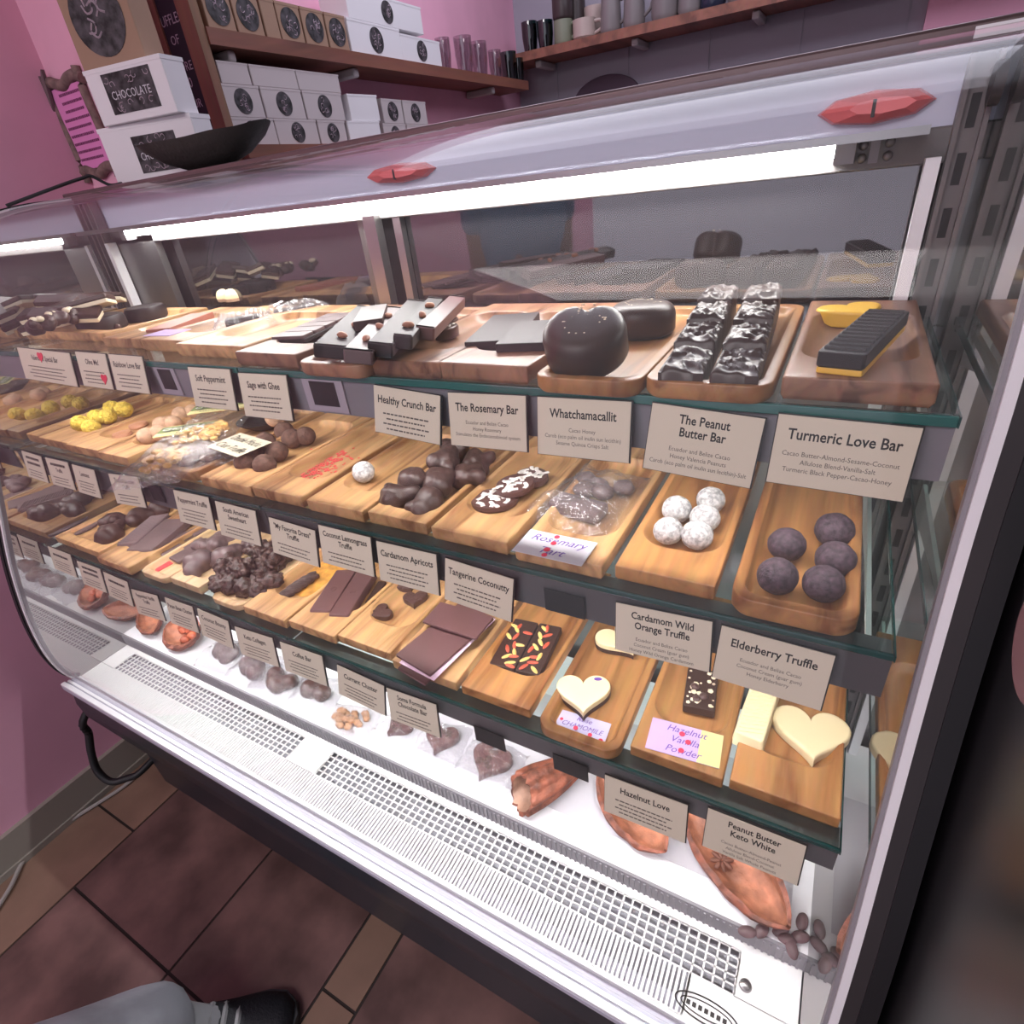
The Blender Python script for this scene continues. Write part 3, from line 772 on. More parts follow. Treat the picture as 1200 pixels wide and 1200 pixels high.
# turmeric heart + ribbed bar
bm = BM(); soft_star(bm, heart(.062, 56), 0, .016, .004)
put('yellow_heart', bm, YELLOWCH, at(998, 380, 'z', F1), 'yellow heart lying behind the ribbed black bar', 'chocolate heart', rot=(0, 0, .5))
o = bar('ribbed_bar', (958, 411), (1016, 416), (1067, 364), F1 + .0305, .012, BLACKCH, 'ribbed black bar on a yellow base at the right end of the top shelf')
w_, d_ = dims(o)
o.location.z = F1 + .0185
obj('yellow_base', (lambda b: soft(b, rrect(w_ * .97, d_ * .98, .002, 2), -.005, 0, .001))(BM()), YELLOWCH, o)
bm = BM()
for i in range(12):
    y = -d_ / 2 + d_ * (i + .8) / 12.6
    tube(bm, [(-w_ * .42, y, .012), (w_ * .42, y, .012)], .0022, 8)
obj('ribs', bm, BLACKCH, o)
# smooth black bars
for FL, FR, BR, lb, zt in (((557, 395), (594, 404), (622, 370), 'left', .018), ((593, 397), (637, 407), (660, 378), 'right', .022)):
    o = bar('smooth_bar', FL, FR, BR, F1 + zt, zt - .0, BLACKCH, f'smooth black bar, {lb} one of the two overlapping in their tray', group='two smooth black bars'); dims(o)
    if lb == 'right': o.rotation_euler.y = -.0
# flaked heart
bm = BM(); soft_star(bm, heart(.085, 56), 0, .013, .002)
hf = put('flaked_heart', bm, MILKCH, at(505, 392, 'z', F1 + .003), 'flat dark heart covered with white flakes on the top shelf', 'chocolate heart', rot=(0, 0, -1.0))
rnd = random.Random(4); bm = BM(); pts = heart(.085)
def in_poly(x, y, P):
    c = False; j = len(P) - 1
    for i in range(len(P)):
        if (P[i][1] > y) != (P[j][1] > y) and x < (P[j][0] - P[i][0]) * (y - P[i][1]) / (P[j][1] - P[i][1]) + P[i][0]: c = not c
        j = i
    return c
ip = [(x * .87, y * .87) for x, y in pts]
for i in range(420):
    x, y = rnd.uniform(-.043, .043), rnd.uniform(-.04, .04)
    if in_poly(x, y, ip): ball(bm, (x, y, .0133), rnd.uniform(.0008, .0016), sub=1, sc=(1.6, 1, .4), seed=i)
obj('flakes', bm, FLAKE, hf)
# stack of nutty bars
ST = [((378, 403), (403, 409), (447, 361), .030, 'front left', 1), ((404, 410), (428, 412), (471, 360), .034, 'second', 1), ((432, 402), (452, 404), (494, 352), .036, 'third', 0),
      ((460, 393), (477, 394), (515, 349), .038, 'fourth', 1), ((486, 383), (503, 384), (541, 347), .036, 'rear right', 0)]
for i, (FL, FR, BR, zt, lb, nut) in enumerate(ST):
    o = bar('nutty_bar', FL, FR, BR, F1 + zt, .014, [BLACKCH, GREYCH, BLACKCH, BLACKCH, SLABCH][i], f'{lb} bar of the leaning stack of dark bars on the top shelf', group='leaning stack of dark bars')
    w_, d_ = dims(o); o.rotation_euler.y = .2
    obj('raised_rim', (lambda b: [bx(b, -w_ / 2 + .001, w_ / 2 - .001, s * (d_ / 2 - .003) - .001, s * (d_ / 2 - .003) + .001, .0135, .0152) for s in (-1, 1)] and b)(BM()), BLACKCH, o)
    if nut:
        for j in range(3):
            bm = BM(); ball(bm, (0, 0, 0), .0045, .15, 3, 2, (1.5, .9, .8), j)
            obj('almond', bm, ALMOND, o, loc=(random.uniform(-.005, .005), -d_ * .32 + j * d_ * .26, .0165), rot=(0, 0, random.random() * 3))
o = bar('upright_bar', (420, 374), (441, 376), (448, 358), F1 + .040, .012, DARKCH, 'short dark bar propped behind the stack of nutty bars'); dims(o)
# segmented bar
for i in range(5):
    f = i / 5; fe = (i + .9) / 5
    L_ = lambda p, q, t: (p[0] + (q[0] - p[0]) * t, p[1] + (q[1] - p[1]) * t)
    pass
o = bar('segmented_bar', (326, 396), (346, 401), (412, 371), F1 + .012, .006, BLACKCH, 'dark segmented bar lying along its narrow tray on the top shelf')
w_, d_ = dims(o); bm = BM()
for i in range(5): soft(bm, rrect(w_ * .92, d_ / 5 * .9, .003, 3, 0, -d_ / 2 + d_ * (i + .5) / 5), .005, .0105, .0015)
obj('segments', bm, GREYCH, o)
# wrapped dark sweets
def crumple(wd, dp, h, seed, n=14):
    bm = BM(); g = [[None] * (n + 1) for _ in range(n + 1)]
    for i in range(n + 1):
        for j in range(n + 1):
            u, v = i / n, j / n; e = min(1, 4 * min(u, 1 - u, v, 1 - v))
            p = Vector((u * 5, v * 5, seed))
            g[i][j] = bm.verts.new(((u - .5) * wd + .12 * wd * noise.noise(p) * .6, (v - .5) * dp + .12 * dp * noise.noise(p + Vector((9, 0, 0))) * .6, max(.0012, h * e ** .6 * (1 + .5 * noise.noise(p * 1.6)) + .002)))
    for i in range(n):
        for j in range(n): bm.faces.new((g[i][j], g[i + 1][j], g[i + 1][j + 1], g[i][j + 1]))
    ringv = [g[i][0] for i in range(n + 1)] + [g[n][j] for j in range(1, n + 1)] + [g[i][n] for i in range(n - 1, -1, -1)] + [g[0][j] for j in range(n - 1, 0, -1)]
    low = [bm.verts.new((v.co.x, v.co.y, 0)) for v in ringv]
    for j in range(len(ringv)): bm.faces.new((ringv[j], low[j], low[(j + 1) % len(low)], ringv[(j + 1) % len(low)]))
    bm.faces.new(low); return bm
def wrapped(name, c, rz, lab, inner, wd, dp, h, cat='wrapped sweet', group=None, seed=0):
    t = empty(name, lab, cat, c, rz, group)
    for nm_, bm, m in inner: obj(nm_, bm, m, t, ang=1.2)
    obj('clear_wrapper', crumple(wd, dp, h, seed), PLASTIC, t, ang=.35)
    return t
def sb(pts, z0, z1, b=.003): return soft(BM(), pts, z0, z1, b)
wrapped('wrapped_bar', at(288, 384, 'z', F1), .9, 'front clear-wrapped dark block on the top shelf', [('sweet', sb(rrect(.055, .03, .006), .001, .018), BLACKCH)], .10, .06, .022, group='wrapped dark blocks', seed=2)
wrapped('wrapped_bar', at(348, 371, 'z', F1), .9, 'rear clear-wrapped dark block on the top shelf', [('sweet', sb(rrect(.07, .03, .006), .001, .016), BLACKCH)], .12, .06, .022, group='wrapped dark blocks', seed=5)
o = put('paper_slip', box(-.03, .03, -.02, .02, 0, .0006), LILACP, at(196, 390, 'z', ZS[0] + .0182), 'lilac paper slip on the front of a tray on the top shelf', 'paper slip', rot=(0, 0, .1), smooth=False)
# domes
for i, (px, py) in enumerate([(266, 352), (275, 352)]):
    bm = BM(); lathe(bm, [(.001, 0), (.015, 0), (.0165, .006), (.0155, .013), (.012, .019), (.006, .022), (.001, .0225)], 24)
    for v in bm.verts:
        a = math.atan2(v.co.y, v.co.x); kk = 1 + .09 * math.cos(8 * a); v.co.x *= kk; v.co.y *= kk
    o = put('fluted_dome', bm, WHITECH, at(px, py, 'z', ZS[0] + .0185), f'{["left", "right"][i]} fluted cream dome at the back of the top shelf', 'sweet', 'fluted cream domes')
    obj('caramel_base', (lambda b: lathe(b, [(.001, -.0005), (.0168, -.0005), (.0176, .005), (.001, .006)], 24))(BM()), TAN, o)
# reddish bar and dark piece
o = bar('reddish_bar', (180, 384), (188, 387), (241, 367), F1 + .016, .014, mat('reddish_choc', (.36, .13, .09), .5), 'reddish-brown bar lying along its tray on the top shelf'); dims(o)
put('small_piece', lobes(BM(), [((0, 0, 0), .008), ((.01, 0, 0), .006)], .1, 60, 3, flat=-.003), DARKCH, at(135, 383, 'z', F1 + .004), 'small dark morsel at the front of the tray with the reddish bar', 'chocolate piece')
# round pucks
for i, (px, py, r) in enumerate([(117, 373, .042), (166, 361, .038)]):
    bm = BM(); lathe(bm, [(.001, 0), (r * .96, 0), (r, .004), (r, .018), (r * .93, .024), (r * .8, .0255), (r * .6, .024), (.001, .024)], 32)
    o = put('round_puck', bm, BLACKCH, Vector(((-1.225, .585, F1), (-1.215, .668, F1))[i]), f'{["larger front", "rear"][i]} glossy dark round puck in the tray near the left of the top shelf', 'chocolate puck', 'round dark pucks')
# far-left pile of layered bars
LB = [((62, 382), .5, .03), ((80, 374), .75, .05), ((98, 364), .7, .058), ((110, 354), .85, .05), ((62, 368), .6, .052), ((85, 358), .8, .035)]
for i, ((px, py), yw, zz) in enumerate(LB):
    pz = at(px, py, 'z', F1 + zz - .02)
    if pz.x < -1.325: pz = at(px, py, 'x', -1.325 + .008 * (i % 3))
    t = empty('layered_bar', f'dark bar with a cream layer, {["lowest at the front", "second from the front", "tipped over the middle", "uppermost at the back right", "leftmost", "rear"][i]} of the far left pile', 'chocolate bar', pz, yw - PI / 2, 'pile of layered bars')
    t.rotation_euler = (.12 * (-1) ** i, .25 * (-1) ** (i // 2), yw - PI / 2)
    obj('chocolate_top', sb(rrect(.04, .11, .004), .007, .016, .002), DARKCH, t)
    obj('cream_layer', sb(rrect(.0385, .108, .003), 0, .007, .001), CREAM if i % 2 else YELLOWCH if i == 1 else CREAM, t)
for i, (px, py) in enumerate([(50, 386), (66, 379), (84, 374)]):
    o = put('nut_cluster', lobes(BM(), [((random.uniform(-.015, .015), random.uniform(-.015, .015), random.uniform(0, .012)), random.uniform(.008, .014)) for _ in range(9)], .08, 50, 4, i, -.008), [ROUGHCH, MILKCL, ROUGHCH][i], at(px, py, 'z', F1 + .03), f'nut cluster {["at the front", "in the middle", "at the back"][i]} of the far left pile', 'chocolate cluster', 'clusters in the far left pile')
    for j in range(2): obj('pale_nut', ball(BM(), (0, 0, 0), .006, .1, 3, 2, (1.2, 1, .8), j), CREAM, o, loc=(random.uniform(-.015, .015), -.008 * j, .017))

# --- middle shelf
rad = .0165
balls([(914, 656), (978, 624), (922, 638), (981, 655), (968, 685)], F2, .0175, PURPLE,
      ['front left dark purple ball in the round-cornered tray', 'rearmost dark purple ball in the round-cornered tray', 'second from rear, left dark purple ball in the round-cornered tray',
       'middle right dark purple ball in the round-cornered tray', 'front right dark purple ball in the round-cornered tray'], 'truffle_ball', 'truffle', 'purple truffles') if False else None
balls([(911, 675), (922, 638), (978, 621), (979, 655), (965, 684)], F2, .0172, PURPLE,
      ['front left dark purple ball in the round-cornered tray', 'rear left dark purple ball in the round-cornered tray', 'rearmost right dark purple ball in the round-cornered tray',
       'middle right dark purple ball in the round-cornered tray', 'front right dark purple ball in the round-cornered tray'], 'truffle_ball', 'truffle', 'dark purple truffles')
balls([(783, 622), (817, 627), (793, 597), (826, 607), (833, 586)], F2, .0155, SUGAR,
      ['front left white powdered ball of the five', 'front right white powdered ball of the five', 'middle left white powdered ball of the five', 'middle right white powdered ball of the five', 'rearmost white powdered ball of the five'],
      'truffle_ball', 'truffle', 'white powdered truffles')
balls([(426, 553)], F2, .0155, SUGAR, ['single white powdered ball alone in its tray'], 'truffle_ball', 'truffle', 'lone white truffle')
balls([(287, 542), (310, 545), (298, 528), (325, 529), (311, 518), (342, 514), (333, 505), (358, 511)], F2, .0165, COCOA,
      [f'cocoa-dusted truffle, {q} of the pile of eight' for q in ('front left', 'front right', 'second row left', 'second row right', 'third row left', 'third row right', 'rear left', 'rear right')], 'truffle_ball', 'truffle', 'cocoa-dusted truffles')
balls([(172, 511), (185, 508), (190, 498), (203, 496), (212, 486), (226, 483)], F2, .016, TAN,
      [f'tan powdered ball, {q} in the row behind the clear bags' for q in ('first from the left', 'second from the left', 'third', 'fourth', 'fifth', 'last on the right')], 'truffle_ball', 'truffle', 'tan powdered truffles')
balls([(94, 496), (107, 501), (113, 489), (126, 488), (131, 478), (145, 480)], F2, .0165, YCRUMB,
      [f'yellow crumb ball, {q}' for q in ('front left', 'front right', 'middle left', 'middle right', 'rear left', 'rear right')], 'truffle_ball', 'truffle', 'yellow crumb balls', amp=.14, fq=8)
balls([(10, 480), (24, 473), (34, 470), (46, 464)], F2, .0165, YCRUMB, [f'yellow ball {q} of the row at the far left of the middle shelf' for q in ('first', 'second', 'third', 'last')], 'truffle_ball', 'truffle', 'far left yellow balls', amp=.10) if False else None
for i, (px, py) in enumerate([(144, 511), (163, 500)]):
    put('flat_disc', lathe(BM(), [(.001, 0), (.017, 0), (.018, .003), (.016, .007), (.001, .009)], 24), mat('tan_disc', (.42, .20, .11), .5), at(px, py, 'z', F2), f'{["front", "rear"][i]} flat tan disc in its tray on the middle shelf', 'sweet', 'flat tan discs')
# red powder
rnd = random.Random(9); bm = BM()
for i in range(260):
    t = rnd.random(); px = 348 + 52 * t + rnd.gauss(0, 10); py = 560 - 30 * t + rnd.gauss(0, 6)
    p = at(px, py, 'z', F2 + .0004); bx(bm, p.x - rnd.uniform(.0008, .003), p.x + .001, p.y - rnd.uniform(.001, .004), p.y + .001, p.z, p.z + .0007)
o = put('raspberry_dust', bm, REDPOW, (0, 0, 0), 'streak of red powder left in an empty tray on the middle shelf', 'powder', smooth=False); o['kind'] = 'stuff'
# dipped clusters
def cluster(c, s, m, lab, group, seed, name='dipped_cluster', flat=True, nl=6, amp=.06, fr=45, rot=None, vor=0):
    rnd = random.Random(seed)
    LBS = [((0, 0, 0), s * .62)] + [((rnd.uniform(-.7, .7) * s, rnd.uniform(-.5, .5) * s, rnd.uniform(-.1, .35) * s), s * rnd.uniform(.26, .44)) for _ in range(nl)]
    return put(name, lobes(BM(), LBS, amp, fr, 5 if vor else 4, seed, -.35 * s if flat else None, vor), m, c, lab, 'chocolate cluster', group, rot=rot or (0, 0, seed * 1.7), ang=1.3)
CL = [((462, 584), .0, 'front left'), ((503, 588), .0, 'front right'), ((482, 565), .008, 'middle left'), ((512, 570), .006, 'centre'), ((545, 560), .002, 'middle right'), ((522, 542), .018, 'upper'), ((558, 545), .002, 'right rear'), ((532, 530), .008, 'rearmost')]
for i, ((px, py), zz, q) in enumerate(CL):
    cluster(at(px, py, 'z', F2 + .012 + zz), .031, MILKCL, f'{q} brown dipped cluster of the pile on the middle shelf', 'brown dipped clusters', 11 + i, nl=5, amp=.10, fr=70)
# swirled discs
SW = [((580, 590), .008, 0, 'front'), ((604, 573), .012, .004, 'middle'), ((624, 563), .008, .0, 'rear')]
for i, ((px, py), h, lift, q) in enumerate(SW):
    r = .030 - .003 * i
    P = ellipse(r, r * .86, 32)
    o = put('swirled_disc', sb(P, 0, .009, .002), MILKCH, at(px, py, 'z', F2 + lift * 2 + .001 * i), f'{q} dark disc with white swirls on the middle shelf', 'chocolate disc', 'white-swirled discs', rot=(.0, 0, .5 + i))
    bm = BM(); rnd = random.Random(i)
    for j in range(20):
        x, y = rnd.uniform(-r, r) * .8, rnd.uniform(-r, r) * .7
        if x * x + (y / .86) ** 2 < (r * .82) ** 2:
            a = rnd.random() * 3; ln = rnd.uniform(.004, .009)
            q2 = [(x + ln * math.cos(a + k * .35) * (k - 1), y + ln * math.sin(a + k * .35) * (k - 1), .0093) for k in range(3)]
            tube(bm, spline(q2, 3), .0027, 6)
    for v in bm.verts: v.co.z = .0088 + (v.co.z - .0088) * .35
    obj('white_swirls', bm, FLAKE, o)
# bagged chunks + handwritten card
bm = BM()
for i in range(6): ball(bm, (random.uniform(-.03, .03), random.uniform(-.005, .04), .012), .012, .25, 3, 2, (1.2, 1, .8), i)
soft(bm, rrect(.065, .03, .004, 4, 0, -.03), .002, .018, .003)
wrapped('bagged_chunks', at(693, 590, 'z', F2), -.15, 'clear bag of dark chunks behind the handwritten card on the middle shelf', [('dark_chunks', bm, GREYCH)], .105, .14, .026, seed=8)
def note(name, TLp, TRp, BLp, z, m, lab, lines, dots=(), cat='handwritten card', split=None, ink=None):
    A, B, C = at(*TLp, 'z', z), at(*TRp, 'z', z), at(*BLp, 'z', z)
    wd, dp = (B - A).length, (C - A).length; u = B - A; yaw = math.atan2(u.y, u.x)
    c = (B + C) / 2
    o = put(name, box(-wd / 2, wd / 2, -dp / 2, dp / 2, 0, .0006), m, c, lab, cat, rot=(0, 0, yaw), smooth=False)
    if split: obj('yellow_half', box(wd * .2, wd / 2, -dp / 2, dp / 2, .0006, .0008), YELLP, o, smooth=False)
    for i, s in enumerate(lines):
        lettering('handwriting', s, ink or PENB, o, dp / (len(lines) + .6), (0, dp / 2 - dp * (i + .62) / (len(lines) + .2), .0010), plane='top', shear=.3, fit=wd * .85, align='CENTER')
    for x, y, r in dots:
        obj('red_spot', lathe(BM(), [(.0001, .0011), (r, .0011), (r, .0015), (.0001, .0015)], 16, (x * wd, y * dp, 0)), REDDOT, o, smooth=False)
    return o
note('handwritten_card', (617, 620), (695, 636), (605, 646), F2 + .0165, WHITEP, 'white handwritten card with a column of red spots in front of the bagged chunks', ['Rosemary', 'Tart'], [(-.06, .38, .003), (-.04, .1, .003), (-.06, -.2, .0035), (-.04, -.42, .003)])
# clear bags with yellow header
def header_bag(p, rz, lab, seed, z):
    t = empty('header_bag', lab, 'bag', p, rz, 'clear bags with yellow headers')
    nuts = BM()
    for i in range(40):
        ball(nuts, (random.uniform(-.03, .035), random.uniform(-.085, -.01), random.uniform(.006, .014)), .006, .2, 3, 1, (1.2, 1, .8), i)
    obj('nut_pieces', nuts, mat('golden_nuts', (.72, .42, .13), .5, var=.25), t)
    bmw = crumple(.105, .19, .018, seed); bmesh.ops.translate(bmw, verts=bmw.verts, vec=(0, -.03, 0)); obj('clear_bag', bmw, PLASTIC, t, ang=.35)
    o = obj('header_label', box(-.050, .050, .032, .078, .0195, .021), YELLP, t, smooth=False)
    obj('floral_strip', box(-.050, .050, .048, .075, .021, .0214), mat('floral_print', (.13, .17, .05), .6, var=.9, scale=90), o, smooth=False)
    lettering('header_lettering', 'CHOCOLATE', WHITEP, o, .016, (0, .061, .0217), plane='top', bold=.0003, fit=.09)
    scribble('header_print', INK2, o, [(-.04, .03, .0211, .043, .002), (-.03, .035, .0211, .037, .0015)], plane='top')
def hb(pH, pB, lab, seed, up=0):
    A, B = at(*pH, 'z', F2 + .03), at(*pB, 'z', F2 + .03)
    v = A - B; yaw = math.atan2(v.y, v.x) - PI / 2; c = A - v.normalized() * .055; c.z = F2 + .0135 + up
    header_bag(c, yaw, lab, seed, 0)
hb((221, 505), (172, 550), 'front clear bag of nut pieces with a yellow header label', 3)
hb((261, 486), (222, 528), 'rear clear bag with a yellow header label, behind the other one', 4, .012)
inn = BM()
for j in range(3): lathe(inn, [(.001, .002), (.017, .002), (.019, .006), (.016, .012), (.001, .014)], 20, (-.035 + j * .034, 0, 0))
wrapped('wrapped_patties', at(250, 538, 'z', F2 + .01), .75, 'clear-wrapped brown patties in front of the small cream note', [('patties', inn, COCOA)], .135, .065, .02, seed=6)
note('paper_note', (272, 507), (308, 518), (252, 524), F2 + .034, mat('cream_note', (.55, .50, .38), .7), 'small cream note leaning on the wrapped patties on the middle shelf', ['Double Mocha', 'Chat Truffle'], cat='paper note', ink=INK)
# black dish with tan ball
bm = lathe(BM(), [(.001, 0), (.025, 0), (.04, .010), (.048, .016), (.046, .017), (.036, .011), (.02, .004), (.001, .003)], 32)
c = at(312, 499, 'z', F2 + .004); put('black_dish', bm, BLACKCH, c, 'small shiny black dish behind the cream note on the middle shelf', 'dish')
balls([(322, 490)], F2 + .012, .016, TAN, ['tan ball resting in the small black dish'], 'truffle_ball', 'truffle', 'ball in the dish')

# --- bottom shelf
def bigheart(c, wd, h, m, lab, rz, under=None, name='chocolate_heart', bev=.004):
    o = put(name, soft_star(BM(), heart(wd, 56), 0 if not under else h * .45, h, bev if not under else .002), m, c, lab, 'chocolate heart', rot=(0, 0, rz))
    if under: obj('dark_base', soft_star(BM(), heart(wd * 1.0, 56), 0, h * .46, .001), under, o)
    return o
hw = bigheart(at(684, 822, 'z', F3 + .001), .066, .015, WHITECH, 'white-topped heart on a dark base above the handwritten card', .38, DARKCH)
obj('violet_petal', ball(BM(), (.018, .022, .0152), .0035, sub=2, sc=(1.5, .8, .2)), PENB, hw)
bigheart(at(728, 757, 'z', F3 + .001), .062, .015, WHITECH, 'white-topped heart on a dark base partly hidden behind a price card', .9, DARKCH)
note('handwritten_card', (655, 831), (713, 848), (650, 858), F3 + .0008, mat('lilac_blue_card', (.50, .47, .66), .7), 'handwritten lilac card with red spots under the white heart', ['Rose', 'CHAMOMILE', 'ginger'], [(.42, -.3, .0028), (-.1, -.1, .0028), (.2, -.2, .0025), (-.42, .1, .002)])
note('handwritten_card', (766, 841), (849, 863), (755, 876), ZS[2] + .0184, LILACP, 'handwritten lilac and yellow card below the nut-studded bar', ['Hazelnut', 'Vanilla', 'Powder'], [(-.05, .2, .003), (.05, .0, .003), (-.02, -.3, .003)], split=True)
o = bar('hazelnut_bar', (800, 826), (838, 834), (842, 787), F3 + .016, .013, DARKCH, 'dark bar studded with nuts behind the handwritten card')
w_, d_ = dims(o); bm = BM()
for i in range(26): ball(bm, (random.uniform(-.42, .42) * w_, random.uniform(-.45, .45) * d_, .0128), random.uniform(.0012, .004), .2, 3, 1, (1, 1, .5), i)
obj('nut_pieces', bm, CREAM, o)
bm = BM()
for x, y in ((-.2, .0), (.1, -.2), (-.1, -.3)): ball(bm, (x * w_, y * d_, .013), .005, .05, 2, 2, (1, 1, .7))
obj('hazelnuts', bm, MILKCH, o)
# ivory ribbed bar + ivory heart
o = bar('ivory_bar', (860, 858), (895, 868), (914, 806), F3 + .024, .018, WHITECH, 'ivory bar with slanted ribs beside the ivory heart', flare=.12, bev=.002)
w_, d_ = dims(o); bm = BM()
for i in range(13):
    y = -d_ * .42 + i * d_ * .07
    tube(bm, [(-w_ * .4, y - .004, .018), (w_ * .4, y + .004, .018)], .0012, 6)
obj('ribs', bm, WHITECH, o)
bigheart(at(949, 868, 'z', F3 + .001), .078, .013, WHITECH, 'plain ivory heart at the right end of the bottom shelf', .12)
# nut & goji bars
for i, (FL, FR, BR, q) in enumerate([((573, 777), (602, 785), (631, 730), 'left'), ((603, 786), (632, 791), (659, 734), 'right')]):
    o = bar('topped_bar', FL, FR, BR, F3 + .014, .011, DARKCH, f'{q} dark bar topped with yellow nuts and red berries', group='nut and berry bars'); w_, d_ = dims(o)
    for mm, nme, sd in ((NUTY, 'yellow_nuts', 1), (GOJI, 'red_berries', 2)):
        bm = BM(); rnd = random.Random(sd + i * 5)
        for j in range(7):
            a = rnd.random() * 3.1; r0 = bmesh.ops.create_icosphere(bm, subdivisions=2, radius=1)
            cx_, cy_ = rnd.uniform(-.34, .34) * w_, (-.42 + .13 * j + rnd.uniform(-.04, .04)) * d_
            for v in r0['verts']:
                x, y, z = v.co.x * .0078, v.co.y * .0028, v.co.z * .0016
                v.co = Vector((cx_ + x * math.cos(a) - y * math.sin(a), cy_ + x * math.sin(a) + y * math.cos(a), .0112 + z))
        obj(nme, bm, mm, o)
# big slabs
for i, (FL, FR, BR, zt, q, mm) in enumerate([((463, 785), (500, 799), (583, 722), .020, 'lowest', SLABCH), ((462, 768), (505, 790), (580, 723), .026, 'upper front', SLABCH), ((492, 731), (560, 745), (580, 720), .034, 'topmost rear', SLABCH)]):
    if i == 1:
        p = bar('paper_sheet', (466, 778), (510, 796), (582, 724), F3 + .0215, .0008, mat('pink_tissue', (.78, .56, .70), .8), 'pink paper sheet between the big flat slabs', 'paper sheet', bev=.0002); dims(p)
    o = bar('flat_slab', FL, FR, BR, F3 + zt, .0045, mm, f'{q} thin brown chocolate slab of the fanned stack on the bottom shelf', 'chocolate slab', 'fanned brown slabs', bev=.001); dims(o)
# small hearts
for i, (px, py, rz, wd, q) in enumerate([(447, 722, -.5, .037, 'front left'), (487, 706, .55, .04, 'front right'), (478, 690, 1.0, .036, 'rear')]):
    o = bigheart(at(px, py, 'z', F3), wd, .010, MILKCH, f'{q} small dark heart with a bumpy top on the bottom shelf', rz, name='small_heart', bev=.003); o['group'] = 'small dark hearts'
    bm = BM()
    for j in range(9): ball(bm, (random.uniform(-.3, .3) * wd, random.uniform(-.2, .25) * wd, .0095), .003, .2, 3, 1, (1.3, 1, .5), j)
    obj('nut_bumps', bm, MILKCH, o)
# embossed bars
for i, (FL, FR, BR, q) in enumerate([((365, 712), (385, 718), (415, 670), 'left'), ((386, 718), (407, 722), (438, 672), 'right')]):
    o = bar('embossed_bar', FL, FR, BR, F3 + .017, .014, SLABCH, f'{q} brown bar embossed with a ring, bottom shelf', group='embossed bars', flare=.1); w_, d_ = dims(o)
    obj('embossed_ring', tube(BM(), [(.004 * math.cos(t * PI / 8), .005 * math.sin(t * PI / 8), .014) for t in range(17)], .0007, 5), SLABCH, o)
o = bar('side_bar', (428, 705), (436, 708), (452, 682), F3 + .012, .010, DARKCH, 'narrow dark bar tucked right of the two embossed bars'); dims(o)
# braid
bm = BM()
for s in (0, 1, 2): tube(bm, spline([(.006 * math.sin(t * 1.2 + s * 2.1), -.035 + t * .0078, .0075 + .003 * math.cos(t * 1.2 + s * 2.1)) for t in range(10)], 4), [.004 + .002 * math.sin(PI * j / 36) for j in range(37)], 8)
put('braided_piece', bm, mat('braid_choc', (.07, .04, .035), .6, bump=.6, bscale=200), at(352, 690, 'z', F3), 'braided dark piece in the orange-stained tray', 'chocolate piece', rot=(0, 0, -.12))
st = sb(rrect(.060, .155, .02, 6), 0, .0005, .0001); o = put('orange_stain', st, mat('orange_powder', (.62, .29, .05), .8, var=.3, scale=60), Vector((-.719, .522, F3 + .0002)), 'orange powder film in the well of the braided piece tray', 'powder'); o['kind'] = 'stuff'
# rough clusters
RC = [((262, 683), .036, 'front left', 0), ((303, 690), .038, 'front right', 0), ((283, 668), .036, 'middle', .014), ((312, 664), .034, 'right', .004), ((268, 664), .03, 'left', .012), ((328, 655), .03, 'right rear', .0), ((307, 645), .032, 'rearmost', .016)]
for i, ((px, py), s, q, zz) in enumerate(RC):
    cluster(at(px, py, 'z', F3 + .009 + zz), s, ROUGHCH, f'{q} rough dark crunchy cluster of the pile on the bottom shelf', 'rough dark clusters', 31 + i, 'crunch_cluster', nl=7, amp=.10, fr=60, vor=85)
# pale smooth clusters
SC = [((231, 662), .038, 'front left'), ((262, 654), .036, 'front right'), ((256, 640), .034, 'middle'), ((240, 640), .026, 'rear left'), ((290, 640), .018, 'rear right')]
for i, ((px, py), s, q) in enumerate(SC):
    cluster(at(px, py, 'z', F3 + .009), s, GREYCH, f'{q} smooth greyish nut cluster on the pale tray', 'smooth greyish clusters', 51 + i, 'nut_cluster', nl=10, amp=.04, fr=30)
# squares
SQ = [((199, 645), 'front left'), ((213, 632), 'second row left'), ((216, 652), 'front right'), ((229, 639), 'second row right'), ((236, 622), 'rear')]
for i, ((px, py), q) in enumerate(SQ):
    put('flat_square', sb(rrect(.036, .04, .002, 3), 0, .005, .001), GREYCH, at(px, py, 'z', F3 + .0008 * i), f'{q} flat brown square in the round-cornered pale tray', 'chocolate square', 'flat brown squares', rot=(0, 0, -.05 * i))
put('red_square', sb(rrect(.028, .036, .001, 3), 0, .0015, .0004), mat('red_foil', (.75, .05, .06), .5), at(188, 664, 'z', F3), 'red square slip at the front of the pale tray', 'paper slip', rot=(0, 0, -.12))
# diagonal ribbed bar
o = bar('diagonal_bar', (142, 634), (153, 640), (193, 606), F3 + .018, .014, GREYCH, 'brown bar with diagonal ribs, left half of the pair on the bottom shelf', flare=.1); w_, d_ = dims(o)
bm = BM()
for i in range(18):
    y = -d_ * .46 + i * d_ * .052; tube(bm, [(-w_ * .45, y, .0142), (w_ * .45, y + .010, .0142)], .0017, 6)
obj('ribs', bm, GREYCH, o)
o = bar('plain_bar', (154, 640), (172, 648), (217, 611), F3 + .016, .014, GREYCH, 'plain brown bar right of the diagonal ribbed one on the bottom shelf', flare=.1); dims(o)
